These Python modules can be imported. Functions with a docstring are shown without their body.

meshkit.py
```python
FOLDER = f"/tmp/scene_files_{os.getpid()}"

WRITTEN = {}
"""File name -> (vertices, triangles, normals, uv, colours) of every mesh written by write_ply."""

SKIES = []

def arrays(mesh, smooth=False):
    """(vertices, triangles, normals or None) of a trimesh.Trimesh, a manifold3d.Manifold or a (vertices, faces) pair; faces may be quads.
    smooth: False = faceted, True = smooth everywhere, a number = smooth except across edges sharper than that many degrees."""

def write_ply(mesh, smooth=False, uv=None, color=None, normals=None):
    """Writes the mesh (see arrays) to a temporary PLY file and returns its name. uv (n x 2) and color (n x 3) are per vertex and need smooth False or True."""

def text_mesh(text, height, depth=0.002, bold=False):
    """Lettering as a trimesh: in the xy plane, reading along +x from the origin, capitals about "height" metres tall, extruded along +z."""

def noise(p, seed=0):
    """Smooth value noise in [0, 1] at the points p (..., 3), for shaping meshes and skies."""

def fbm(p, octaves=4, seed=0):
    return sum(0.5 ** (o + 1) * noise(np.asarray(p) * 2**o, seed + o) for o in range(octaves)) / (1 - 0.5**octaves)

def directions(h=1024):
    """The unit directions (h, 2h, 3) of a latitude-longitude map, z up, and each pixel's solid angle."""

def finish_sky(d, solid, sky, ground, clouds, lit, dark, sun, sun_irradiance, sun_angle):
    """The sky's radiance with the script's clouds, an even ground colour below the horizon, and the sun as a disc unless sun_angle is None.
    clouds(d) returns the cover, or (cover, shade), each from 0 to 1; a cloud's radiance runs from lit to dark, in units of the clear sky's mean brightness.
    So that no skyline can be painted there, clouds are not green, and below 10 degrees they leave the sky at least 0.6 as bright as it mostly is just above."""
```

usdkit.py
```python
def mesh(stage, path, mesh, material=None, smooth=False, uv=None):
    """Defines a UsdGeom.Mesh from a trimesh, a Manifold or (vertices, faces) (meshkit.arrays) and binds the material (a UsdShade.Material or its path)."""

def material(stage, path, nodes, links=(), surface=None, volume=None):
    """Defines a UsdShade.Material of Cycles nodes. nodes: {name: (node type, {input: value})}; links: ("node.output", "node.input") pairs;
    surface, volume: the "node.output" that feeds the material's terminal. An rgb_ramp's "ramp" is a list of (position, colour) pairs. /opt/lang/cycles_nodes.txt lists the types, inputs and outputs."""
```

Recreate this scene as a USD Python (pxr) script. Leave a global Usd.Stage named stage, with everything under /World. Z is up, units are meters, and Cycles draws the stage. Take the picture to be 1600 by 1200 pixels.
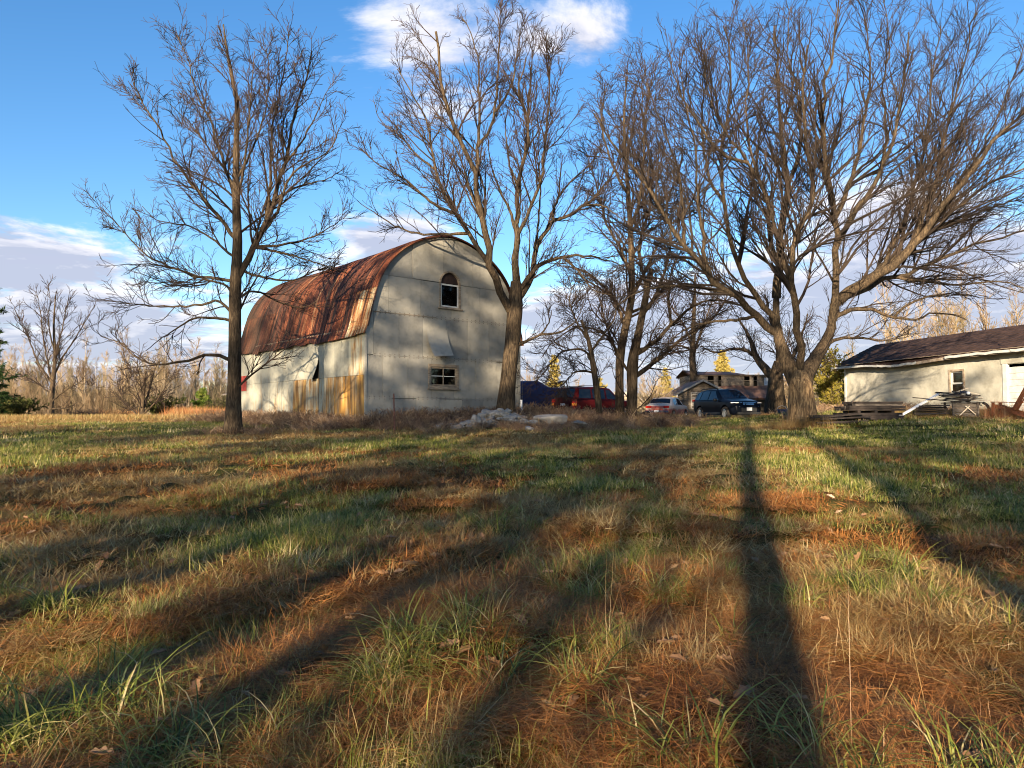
import math, random
import numpy as np, trimesh, usdkit, meshkit, manifold3d
import shapely
from shapely.geometry import Polygon, box as sbox, Point
from shapely.ops import unary_union
from pxr import Usd, UsdGeom, UsdLux, UsdShade, Gf, Sdf, Vt

stage = Usd.Stage.CreateInMemory()
UsdGeom.SetStageUpAxis(stage, 'Z')
UsdGeom.SetStageMetersPerUnit(stage, 1.0)
WORLD = UsdGeom.Xform.Define(stage, '/World')
UsdGeom.Scope.Define(stage, '/World/Looks')

# ------------------------------------------------------------------ camera, sky, sun, exposure
F = 1160.0                                     # focal length in pixels of the 1600 px wide photograph
TH = math.atan(50 / F)                         # the camera looks up a little
EYE = np.array([0.0, 0.0, 1.6])
EXPOSURE = 1.65
cam = UsdGeom.Camera.Define(stage, '/World/camera')
cam.CreateHorizontalApertureAttr(36.0)
cam.CreateVerticalApertureAttr(27.0)
cam.CreateFocalLengthAttr(F / 1600 * 36)
cam.CreateExposureAttr(EXPOSURE)
cam.CreateClippingRangeAttr(Gf.Vec2f(0.05, 100000))
cam.AddTranslateOp().Set(Gf.Vec3d(*EYE))
cam.AddRotateXOp().Set(90 + math.degrees(TH))

SUN_EL = math.radians(12.5)
SUN_AZ = math.atan2(-0.3, -0.954)              # towards the sun: behind the camera, a little to the left
TO_SUN = np.array([math.sin(SUN_AZ) * math.cos(SUN_EL), math.cos(SUN_AZ) * math.cos(SUN_EL), math.sin(SUN_EL)])
SKY_STRENGTH = 0.050
SUN_INTENSITY = 1.25

def direction(px, py):
    cx = (px - 800) / F; cy = (600 - py) / F
    d = np.array([cx, math.cos(TH) - cy * math.sin(TH), math.sin(TH) + cy * math.cos(TH)])
    return d

def at(px, py, depth):
    d = direction(px, py)
    return EYE + d * (depth / d[1])

def unit(v):
    v = np.asarray(v, float)
    return v / np.linalg.norm(v)

def make_sky():
    n, l = {}, []
    def N(name, kind, **kw):
        n[name] = (kind, kw); return name
    N('tc', 'texture_coordinate')
    N('sky', 'sky_texture', sky_type='single_scattering', sun_disc=False, sun_elevation=SUN_EL, sun_rotation=SUN_AZ,
      air_density=1.0, aerosol_density=0.6, ozone_density=2.2, altitude=200.0)
    N('sep', 'separate_xyz'); l.append(('tc.generated', 'sep.vector'))
    N('hs', 'hsv', hue=0.506, saturation=1.27, value=1.70, fac=1.0); l.append(('sky.color', 'hs.color'))
    # clouds on a plane overhead
    N('zc', 'math', math_type='maximum', value2=0.0); l.append(('sep.z', 'zc.value1'))
    N('zo', 'math', math_type='add', value2=0.10); l.append(('zc.value', 'zo.value1'))
    N('px', 'math', math_type='divide'); l += [('sep.x', 'px.value1'), ('zo.value', 'px.value2')]
    N('py', 'math', math_type='divide'); l += [('sep.y', 'py.value1'), ('zo.value', 'py.value2')]
    N('pv', 'combine_xyz', z=3.7); l += [('px.value', 'pv.x'), ('py.value', 'pv.y')]
    N('n1', 'noise_texture', scale=1.6, detail=11.0, roughness=0.64, distortion=0.4); l.append(('pv.vector', 'n1.vector'))
    # the same noise a little towards the sun: where it is thinner, the cloud is lit
    N('off', 'vector_math', math_type='add', vector2=(-0.04, -0.11, 0.0)); l.append(('pv.vector', 'off.vector1'))
    N('n2', 'noise_texture', scale=1.6, detail=8.0, roughness=0.58, distortion=0.4); l.append(('off.vector', 'n2.vector'))
    # banks of cloud: soft caps of direction raise the cover
    caps = [(110, 520, 0.27, 0.24, 0.55), (20, 385, 0.16, 0.24, 0.4), (540, 405, 0.14, 0.28, 0.6), (650, 370, 0.10, 0.24, 0.7), (905, 560, 0.24, 0.24, 0.55), (800, 10, 0.22, 0.155, 0.40), (620, 60, 0.12, 0.16, 0.7),
            (890, 85, 0.13, 0.20, 0.6), (980, 480, 0.14, 0.26, 0.5), (1530, 430, 0.16, 0.26, 0.5), (1375, 285, 0.15, 0.36, 0.6), (1330, 480, 0.28, 0.32, 0.5), (700, 180, 0.09, 0.11, 0.7), (450, 95, 0.07, 0.10, 0.8), (60, 245, 0.06, 0.10, 0.45)]
    N('el', 'map_range', range_type='smoothstep', from_min=0.02, from_max=0.26, to_min=0.13, to_max=-0.13, clamp=True); l.append(('sep.z', 'el.value'))
    prev = 'el.result'
    for i, (cx, cy, r, amt, flat) in enumerate(caps):
        d = unit(direction(cx, cy)); k = f'c{i}'
        N(k + 's', 'vector_math', math_type='subtract', vector2=tuple(d)); l.append(('tc.generated', k + 's.vector1'))
        N(k + 'm', 'vector_math', math_type='multiply', vector2=(1.0, 1.0, 1.0 / flat)); l.append((k + 's.vector', k + 'm.vector1'))
        N(k + 'd', 'vector_math', math_type='length'); l.append((k + 'm.vector', k + 'd.vector1'))
        N(k + 'r', 'map_range', range_type='smoothstep', from_min=r * 0.15, from_max=r * 1.25, to_min=amt, to_max=0.0, clamp=True); l.append((k + 'd.value', k + 'r.value'))
        N(k + 'a', 'math', math_type='add'); l += [(prev, k + 'a.value1'), (k + 'r.result', k + 'a.value2')]
        prev = k + 'a.value'
    N('sum', 'math', math_type='add'); l += [('n1.fac', 'sum.value1'), (prev, 'sum.value2')]
    N('cov', 'map_range', range_type='smoothstep', from_min=0.555, from_max=0.76, to_min=0.0, to_max=0.94, clamp=True); l.append(('sum.value', 'cov.value'))
    N('dif', 'math', math_type='subtract'); l += [('n1.fac', 'dif.value1'), ('n2.fac', 'dif.value2')]
    N('lit', 'map_range', range_type='smoothstep', from_min=-0.13, from_max=0.10, to_min=0.0, to_max=1.0, clamp=True); l.append(('dif.value', 'lit.value'))
    N('thick', 'map_range', from_min=0.62, from_max=0.86, to_min=0.0, to_max=0.85, clamp=True); l.append(('sum.value', 'thick.value'))
    N('lt', 'math', math_type='subtract', use_clamp=True); l += [('lit.result', 'lt.value1'), ('thick.result', 'lt.value2')]
    N('cc', 'mix_color', a=CLOUD_DARK, b=CLOUD_LIT, use_clamp=False); l.append(('lt.value', 'cc.fac'))
    N('mix', 'mix_color', use_clamp=False); l += [('cov.result', 'mix.fac'), ('hs.color', 'mix.a'), ('cc.result', 'mix.b')]
    N('bg', 'background_shader', strength=SKY_STRENGTH); l.append(('mix.result', 'bg.color'))
    m = usdkit.material(stage, '/World/Looks/sky_look', n, l, surface='bg.background')
    dome = UsdLux.DomeLight.Define(stage, '/World/sky')
    UsdShade.MaterialBindingAPI.Apply(dome.GetPrim()).Bind(m)
    p = dome.GetPrim()
    p.SetCustomDataByKey('kind', 'structure')
    p.SetCustomDataByKey('label', 'blue afternoon sky with drifting lavender grey and white clouds'); p.SetCustomDataByKey('category', 'sky')

CLOUD_LIT = (9.6, 9.0, 8.7)
CLOUD_DARK = (3.7, 3.95, 5.0)
make_sky()
sun = UsdLux.DistantLight.Define(stage, '/World/sun')
sun.CreateNormalizeAttr(True); sun.CreateIntensityAttr(SUN_INTENSITY); sun.CreateAngleAttr(0.53)
sun.CreateColorAttr(Gf.Vec3f(1.0, 0.82, 0.58))
_q = Gf.Rotation(Gf.Vec3d(0, 0, 1), Gf.Vec3d(*TO_SUN))
sun.AddTransformOp().Set(Gf.Matrix4d().SetRotate(_q))

# ------------------------------------------------------------------ helpers
USED = {}
def numbered(parent, name):
    k = (parent, name); c = USED.get(k, 0); USED[k] = c + 1
    return f'{parent}/{name}' if c == 0 else f'{parent}/{name}_{c:03d}'

def tag(p, label=None, cat=None, group=None, kind=None):
    p = p.GetPrim() if hasattr(p, 'GetPrim') else p
    for k, v in (('label', label), ('category', cat), ('group', group), ('kind', kind)):
        if v: p.SetCustomDataByKey(k, v)
    return p

def thing(name, label, cat, loc=(0, 0, 0), rz=0.0, group=None, kind=None):
    x = UsdGeom.Xform.Define(stage, numbered('/World', name))
    x.AddTranslateOp().Set(Gf.Vec3d(*map(float, loc))); x.AddRotateZOp().Set(math.degrees(rz))
    return tag(x, label, cat, group, kind)

def path_of(parent):
    return '/World' if parent is None else str(parent.GetPath())

def obj(name, m, mat, parent=None, smooth=False, tint=None):
    """One Mesh prim; m = (vertices, faces) or a trimesh / Manifold."""
    p = usdkit.mesh(stage, numbered(path_of(parent), name), m, mat, smooth=smooth)
    if tint is not None:
        UsdGeom.PrimvarsAPI(p).CreatePrimvar('tint', Sdf.ValueTypeNames.FloatArray, 'vertex').Set(Vt.FloatArray.FromNumpy(np.asarray(tint, np.float32)))
    return p.GetPrim()

def copy(root, label, loc, rz=0.0, scale=1.0, cat=None, group=None):
    was = root.GetCustomData()
    x = UsdGeom.Xform.Define(stage, numbered('/World', root.GetName().rstrip('0123456789').rstrip('_')))
    x.AddTranslateOp().Set(Gf.Vec3d(*map(float, loc))); x.AddRotateZOp().Set(math.degrees(rz))
    if np.ndim(scale) or scale != 1.0:
        s = (scale,) * 3 if np.ndim(scale) == 0 else scale
        x.AddScaleOp().Set(Gf.Vec3f(*map(float, s)))
    x.GetPrim().GetReferences().AddInternalReference(root.GetPath())
    # the reference brings the source's own xform ops along: keep only ours
    x.GetPrim().SetInstanceable(True)
    return tag(x, label, cat or was.get('category'), group or was.get('group'))

def join(ms):
    vs, fs, n = [], [], 0
    for m in ms:
        if hasattr(m, 'vertices'): v, f = np.asarray(m.vertices), np.asarray(m.faces)
        elif hasattr(m, 'to_mesh'):
            q = m.to_mesh(); v, f = q.vert_properties[:, :3], q.tri_verts
        else: v, f = np.asarray(m[0], float), np.asarray(m[1])
        if f.shape[1] == 4: f = np.vstack([f[:, [0, 1, 2]], f[:, [0, 2, 3]]])
        vs.append(v); fs.append(f + n); n += len(v)
    return np.vstack(vs), np.vstack(fs)

def bx(x0, x1, y0, y1, z0, z1):
    m = trimesh.creation.box([abs(x1 - x0), abs(y1 - y0), abs(z1 - z0)])
    m.apply_translation([(x0 + x1) / 2, (y0 + y1) / 2, (z0 + z1) / 2])
    return m

def beam(a, b, w, h, roll=0.0):
    """A board from a to b, w wide and h thick."""
    a, b = np.asarray(a, float), np.asarray(b, float)
    L = np.linalg.norm(b - a)
    m = trimesh.creation.box([L, w, h])
    x = (b - a) / L
    up = np.array([0, 0, 1.0]) if abs(x[2]) < 0.95 else np.array([0, 1.0, 0])
    y = unit(np.cross(up, x)); z = np.cross(x, y)
    if roll:
        y, z = y * math.cos(roll) + z * math.sin(roll), z * math.cos(roll) - y * math.sin(roll)
    T = np.eye(4); T[:3, 0], T[:3, 1], T[:3, 2], T[:3, 3] = x, y, z, (a + b) / 2
    m.apply_transform(T)
    return m

def tubes(P, R, sides=3):
    """P (N, n, 3), R (N, n): N tubes as one (vertices, faces)."""
    P = np.asarray(P, float); R = np.asarray(R, float)
    N, n = R.shape
    T = np.gradient(P, axis=1); T /= np.linalg.norm(T, axis=2, keepdims=True) + 1e-9
    mean = P[:, -1] - P[:, 0]
    ref = np.where((np.abs(mean[:, 2]) > 0.8 * np.linalg.norm(mean, axis=1))[:, None], [1.0, 0, 0], [0, 0, 1.0])
    A = np.cross(T, ref[:, None, :]); A /= np.linalg.norm(A, axis=2, keepdims=True) + 1e-9
    B = np.cross(T, A)
    ang = np.arange(sides) * 2 * np.pi / sides
    V = P[:, :, None] + R[:, :, None, None] * (np.cos(ang)[None, None, :, None] * A[:, :, None] + np.sin(ang)[None, None, :, None] * B[:, :, None])
    i, j = np.meshgrid(np.arange(n - 1), np.arange(sides), indexing='ij')
    q = np.stack([i * sides + j, i * sides + (j + 1) % sides, (i + 1) * sides + (j + 1) % sides, (i + 1) * sides + j], -1).reshape(-1, 4)
    q = np.vstack([q[:, [0, 1, 2]], q[:, [0, 2, 3]]])
    Fc = (q[None] + (np.arange(N) * n * sides)[:, None, None]).reshape(-1, 3)
    return V.reshape(-1, 3), Fc

def sstep(x, a, b):
    t = np.clip((np.asarray(x, float) - a) / (b - a), 0, 1)
    return t * t * (3 - 2 * t)

# ------------------------------------------------------------------ terrain
from scipy.interpolate import PchipInterpolator as _P
GY = np.linspace(-60, 80, 281)
GZ = _P([-60, -10, 0, 10, 20, 27, 34, 41, 60, 80], [-0.9, -0.25, 0, 0.42, 0.82, 1.08, 1.30, 1.41, 1.45, 1.45])(GY)
def ground_base(x, y):
    x = np.asarray(x, float); y = np.asarray(y, float)
    z = np.interp(np.minimum(y, 80), GY, GZ)
    z = z + 0.58 * sstep(x, 8.5, 14.5) * sstep(y, 10, 26) * (1 - sstep(y, 31, 39))
    z = z - 0.14 * sstep(y, 70, 200)
    return z

def ground_z(x, y):
    x = np.asarray(x, float); y = np.asarray(y, float)
    d = np.hypot(x, y)
    p = np.stack(np.broadcast_arrays(x, y, np.zeros_like(x)), -1)
    near = 1 - sstep(d, 30, 70)
    h = (meshkit.fbm(p * 1.0, 3, 3) - 0.5) * 0.42 * (1 - sstep(d, 8, 30)) + (meshkit.fbm(p * 0.9, 3, 3) - 0.5) * 0.05 * near + (meshkit.fbm(p * 0.16, 2, 9) - 0.5) * 0.35 * (0.3 + 0.7 * sstep(d, 3, 12)) * near
    h = h + (meshkit.fbm(p * 2.4, 2, 5) - 0.5) * 0.23 * (1 - sstep(d, 9, 22))
    return ground_base(x, y) + h
def gz(x, y): return float(ground_z(np.array([x]), np.array([y]))[0])
# ------------------------------------------------------------------ materials
LK = '/World/Looks/'
def mat(name, nodes, links, surface='p.BSDF'):
    return usdkit.material(stage, LK + name, nodes, links, surface=surface)

def noisy(name, c1, c2, scale=6.0, rough=0.8, detail=5.0, stretch=(1, 1, 1), bump=0.0, bump_scale=None, c3=None, spec=0.3, metallic=0.0, coat=0.0, lo=0.35, hi=0.65):
    """Two (or three) colours mixed by noise in world space, with a fine bump."""
    ramp = [(lo, c1), (hi, c2)] if c3 is None else [(lo, c1), ((lo + hi) / 2, c3), (hi, c2)]
    n = {'g': ('geometry', {}), 'm': ('mapping', {'scale': stretch}), 'n': ('noise_texture', {'scale': scale, 'detail': detail, 'roughness': 0.6}),
         'r': ('rgb_ramp', {'ramp': ramp}), 'p': ('principled_bsdf', {'roughness': rough, 'specular_ior_level': spec, 'metallic': metallic, 'coat_weight': coat})}
    l = [('g.position', 'm.vector'), ('m.vector', 'n.vector'), ('n.fac', 'r.fac'), ('r.color', 'p.base_color')]
    if bump:
        n['nb'] = ('noise_texture', {'scale': bump_scale or scale * 4, 'detail': 4.0}); n['b'] = ('bump', {'strength': min(1.0, bump * 20), 'distance': bump})
        l += [('m.vector', 'nb.vector'), ('nb.fac', 'b.height'), ('b.normal', 'p.normal')]
    return mat(name, n, l)

def plain(name, c, rough=0.5, **kw):
    return mat(name, {'p': ('principled_bsdf', {'base_color': c, 'roughness': rough, **kw})}, [])

def bark(name, c1, c2, c3):
    n = {'g': ('geometry', {}), 'm': ('mapping', {'scale': (9, 9, 1.6)}), 'n': ('noise_texture', {'scale': 2.2, 'detail': 6.0, 'roughness': 0.65, 'distortion': 0.6}),
         'big': ('noise_texture', {'scale': 0.9, 'detail': 3.0}), 'r': ('rgb_ramp', {'ramp': [(0.34, c1), (0.5, c2), (0.66, c3)]}),
         'r2': ('rgb_ramp', {'ramp': [(0.35, (0.65, 0.65, 0.62)), (0.65, (1.15, 1.1, 1.0))]}), 'x': ('mix_color', {'blend_type': 'multiply', 'fac': 1.0, 'use_clamp': False}),
         'b': ('bump', {'strength': 1.0, 'distance': 0.03}), 'p': ('principled_bsdf', {'roughness': 0.9, 'specular_ior_level': 0.15})}
    l = [('g.position', 'm.vector'), ('m.vector', 'n.vector'), ('g.position', 'big.vector'), ('n.fac', 'r.fac'), ('big.fac', 'r2.fac'), ('r.color', 'x.a'), ('r2.color', 'x.b'),
         ('x.result', 'p.base_color'), ('n.fac', 'b.height'), ('b.normal', 'p.normal')]
    return mat(name, n, l)

M = {}
M['bark'] = bark('bark', (0.020, 0.015, 0.011), (0.062, 0.045, 0.031), (0.135, 0.10, 0.066))
M['bark_pale_lit'] = bark('bark_pale_lit', (0.05, 0.034, 0.022), (0.16, 0.105, 0.06), (0.36, 0.25, 0.14))  # pale peeled bark, colour brightened further so the trunk looks sunlit
M['twig'] = noisy('twig', (0.018, 0.013, 0.011), (0.058, 0.040, 0.031), scale=1.2, rough=0.9, spec=0.1)
M['twig_dark'] = noisy('twig_dark', (0.018, 0.014, 0.012), (0.054, 0.039, 0.030), scale=1.2, rough=0.9, spec=0.1)
M['birch'] = noisy('birch', (0.30, 0.23, 0.15), (0.55, 0.46, 0.34), scale=2.0, rough=0.8, spec=0.1)
M['birch_twig'] = noisy('birch_twig', (0.14, 0.092, 0.055), (0.33, 0.25, 0.155), scale=0.35, rough=0.9, spec=0.1)
M['twig_olive'] = noisy('twig_olive', (0.09, 0.07, 0.04), (0.22, 0.175, 0.095), scale=0.35, rough=0.9, spec=0.1)

def leafy(name, c1, c2, c3, scale=1.5, trans=0.35):
    n = {'g': ('geometry', {}), 'n': ('noise_texture', {'scale': scale, 'detail': 5.0, 'roughness': 0.7}), 'r': ('rgb_ramp', {'ramp': [(0.32, c1), (0.5, c2), (0.68, c3)]}),
         'd': ('diffuse_bsdf', {}), 't': ('translucent_bsdf', {}), 'm': ('mix_closure', {'fac': trans})}
    return mat(name, n, [('g.position', 'n.vector'), ('n.fac', 'r.fac'), ('r.color', 'd.color'), ('r.color', 't.color'), ('d.BSDF', 'm.closure1'), ('t.BSDF', 'm.closure2')], 'm.closure')
M['pine_needle'] = leafy('pine_needle', (0.015, 0.03, 0.012), (0.03, 0.055, 0.02), (0.06, 0.085, 0.03))
M['fir_needle'] = leafy('fir_needle', (0.06, 0.11, 0.02), (0.14, 0.20, 0.04), (0.28, 0.29, 0.07))
M['larch_needle'] = leafy('larch_needle', (0.28, 0.22, 0.06), (0.42, 0.33, 0.09), (0.52, 0.42, 0.14))
M['yellow_leaf'] = leafy('yellow_leaf', (0.12, 0.13, 0.025), (0.27, 0.23, 0.04), (0.42, 0.32, 0.06))
M['green_bush'] = leafy('green_bush', (0.05, 0.06, 0.02), (0.10, 0.11, 0.035), (0.18, 0.16, 0.06))

# ground and grass share one colour logic: world position decides straw, green, rust litter
def grass_colour(n, l, tinted):
    n['g'] = ('geometry', {})
    n['sx'] = ('separate_xyz', {}); l.append(('g.position', 'sx.vector'))
    n['flat'] = ('combine_xyz', {}); l += [('sx.x', 'flat.x'), ('sx.y', 'flat.y')]
    n['na'] = ('noise_texture', {'scale': 0.33, 'detail': 4.0, 'roughness': 0.6}); n['nb'] = ('noise_texture', {'scale': 2.1, 'detail': 5.0, 'roughness': 0.68})
    n['nc'] = ('noise_texture', {'scale': 7.0, 'detail': 3.0, 'roughness': 0.65})
    for k in ('na', 'nb', 'nc'): l.append(('flat.vector', k + '.vector'))

def grass_mat(name, stops, scale, trans, rough_tip=None):
    """Blade colour: ramp over world noise plus the blade's own tint."""
    n, l = {}, []
    grass_colour(n, l, True)
    n['at'] = ('attribute', {'attribute': 'tint'})
    n['s1'] = ('math', {'math_type': 'multiply_add', 'value2': scale, 'value3': 0.5 - 0.5 * scale}); l.append(('nb.fac', 's1.value1'))
    n['s2'] = ('math', {'math_type': 'add'}); l += [('s1.value', 's2.value1'), ('at.fac', 's2.value2')]
    n['r'] = ('rgb_ramp', {'ramp': stops}); l.append(('s2.value', 'r.fac'))
    n['d'] = ('diffuse_bsdf', {}); n['t'] = ('translucent_bsdf', {}); n['m'] = ('mix_closure', {'fac': trans})
    n['gl'] = ('glossy_bsdf', {'roughness': 0.45, 'color': (0.9, 0.9, 0.85)}); n['m2'] = ('mix_closure', {'fac': 0.04})
    l += [('r.color', 'd.color'), ('r.color', 't.color'), ('d.BSDF', 'm.closure1'), ('t.BSDF', 'm.closure2'), ('m.closure', 'm2.closure1'), ('gl.BSDF', 'm2.closure2')]
    return mat(name, n, l, 'm2.closure')

RUST1, RUST2 = (0.18, 0.066, 0.018), (0.44, 0.18, 0.050)
STRAW1, STRAW2 = (0.34, 0.22, 0.080), (0.60, 0.46, 0.23)
GREEN1, GREEN2 = (0.095, 0.125, 0.018), (0.27, 0.285, 0.052)
M['grass_green'] = grass_mat('grass_green', [(0.1, (0.03, 0.06, 0.010)), (0.3, GREEN1), (0.5, GREEN2), (0.68, (0.31, 0.29, 0.075)), (0.9, STRAW2)], 1.1, 0.38)
M['grass_straw'] = grass_mat('grass_straw', [(0.05, RUST1), (0.28, (0.27, 0.14, 0.05)), (0.5, STRAW1), (0.75, (0.40, 0.29, 0.12)), (1.0, STRAW2)], 1.2, 0.3)
M['grass_rust'] = grass_mat('grass_rust', [(0.05, (0.06, 0.026, 0.012)), (0.35, RUST1), (0.65, RUST2), (0.85, (0.36, 0.20, 0.075)), (1.0, STRAW1)], 1.2, 0.2)
M['weed'] = grass_mat('weed', [(0.05, (0.07, 0.04, 0.03)), (0.4, (0.16, 0.09, 0.06)), (0.7, (0.29, 0.18, 0.10)), (1.0, (0.44, 0.32, 0.20))], 1.2, 0.15)
M['weed_orange'] = grass_mat('weed_orange', [(0.05, (0.24, 0.08, 0.03)), (0.5, (0.42, 0.17, 0.06)), (1.0, (0.55, 0.33, 0.15))], 1.0, 0.2)
M['dead_leaf'] = grass_mat('dead_leaf', [(0.05, (0.10, 0.05, 0.025)), (0.5, (0.26, 0.14, 0.07)), (1.0, (0.42, 0.28, 0.16))], 1.0, 0.25)

def ground_mat():
    n, l = {}, []
    grass_colour(n, l, False)
    n['rg'] = ('rgb_ramp', {'ramp': [(0.30, (0.035, 0.05, 0.012)), (0.48, (0.10, 0.105, 0.028)), (0.62, (0.20, 0.145, 0.05)), (0.75, (0.30, 0.21, 0.085))]}); l.append(('nb.fac', 'rg.fac'))
    n['rr'] = ('rgb_ramp', {'ramp': [(0.30, (0.045, 0.022, 0.011)), (0.5, RUST1), (0.70, (0.22, 0.11, 0.04))]}); l.append(('nc.fac', 'rr.fac'))
    # pine litter lies on the near ground
    n['dz'] = ('map_range', {'range_type': 'smoothstep', 'from_min': 3.5, 'from_max': 12.0, 'to_min': 0.14, 'to_max': -0.12, 'clamp': True}); l.append(('sx.y', 'dz.value'))
    n['ad'] = ('math', {'math_type': 'add'}); l += [('na.fac', 'ad.value1'), ('dz.result', 'ad.value2')]
    n['mk'] = ('map_range', {'range_type': 'smoothstep', 'from_min': 0.50, 'from_max': 0.68, 'clamp': True}); l.append(('ad.value', 'mk.value'))
    n['x'] = ('mix_color', {}); l += [('mk.result', 'x.fac'), ('rg.color', 'x.a'), ('rr.color', 'x.b')]
    n['fn'] = ('noise_texture', {'scale': 45.0, 'detail': 5.0, 'roughness': 0.7}); l.append(('flat.vector', 'fn.vector'))
    n['fr'] = ('rgb_ramp', {'ramp': [(0.3, (0.25, 0.24, 0.22)), (0.7, (0.95, 0.9, 0.82))]}); l.append(('fn.fac', 'fr.fac'))
    n['y'] = ('mix_color', {'blend_type': 'multiply', 'fac': 1.0, 'use_clamp': False}); l += [('x.result', 'y.a'), ('fr.color', 'y.b')]
    n['b'] = ('bump', {'strength': 0.9, 'distance': 0.05}); l.append(('fn.fac', 'b.height'))
    n['p'] = ('principled_bsdf', {'roughness': 0.95, 'specular_ior_level': 0.1}); l += [('y.result', 'p.base_color'), ('b.normal', 'p.normal')]
    return mat('ground_look', n, l)
M['ground'] = ground_mat()

# ------------------------------------------------------------------ ground sheet
def build_ground():
    a = np.concatenate([np.radians(np.arange(-46, 46, 0.22)), np.radians(np.arange(46, 314, 3.0))])
    r = [0.4]
    while r[-1] < 70: r.append(r[-1] * 1.022 + 0.004)
    while r[-1] < 4000: r.append(r[-1] * 1.13)
    r = np.array(r)
    A, Rr = np.meshgrid(a, r)
    X, Y = Rr * np.sin(A), Rr * np.cos(A)
    Z = ground_z(X, Y)
    v = np.stack([X, Y, Z], -1).reshape(-1, 3)
    na, nr = len(a), len(r)
    i, j = np.meshgrid(np.arange(nr - 1), np.arange(na), indexing='ij')
    j2 = (j + 1) % na
    q = np.stack([i * na + j, (i + 1) * na + j, (i + 1) * na + j2, i * na + j2], -1).reshape(-1, 4)[:, ::-1]
    f = np.vstack([q[:, [0, 1, 2]], q[:, [0, 2, 3]]])
    c = len(v); v = np.vstack([v, [[0, 0, gz(0, 0)]]])
    k = np.arange(na); f = np.vstack([f, np.stack([np.full(na, c), (k + 1) % na, k], 1)])
    g = obj('ground', (v, f), M['ground'], smooth=True)
    tag(g, 'gently rising meadow ground of thatch and rust pine litter', 'ground', kind='structure')
build_ground()
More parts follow.
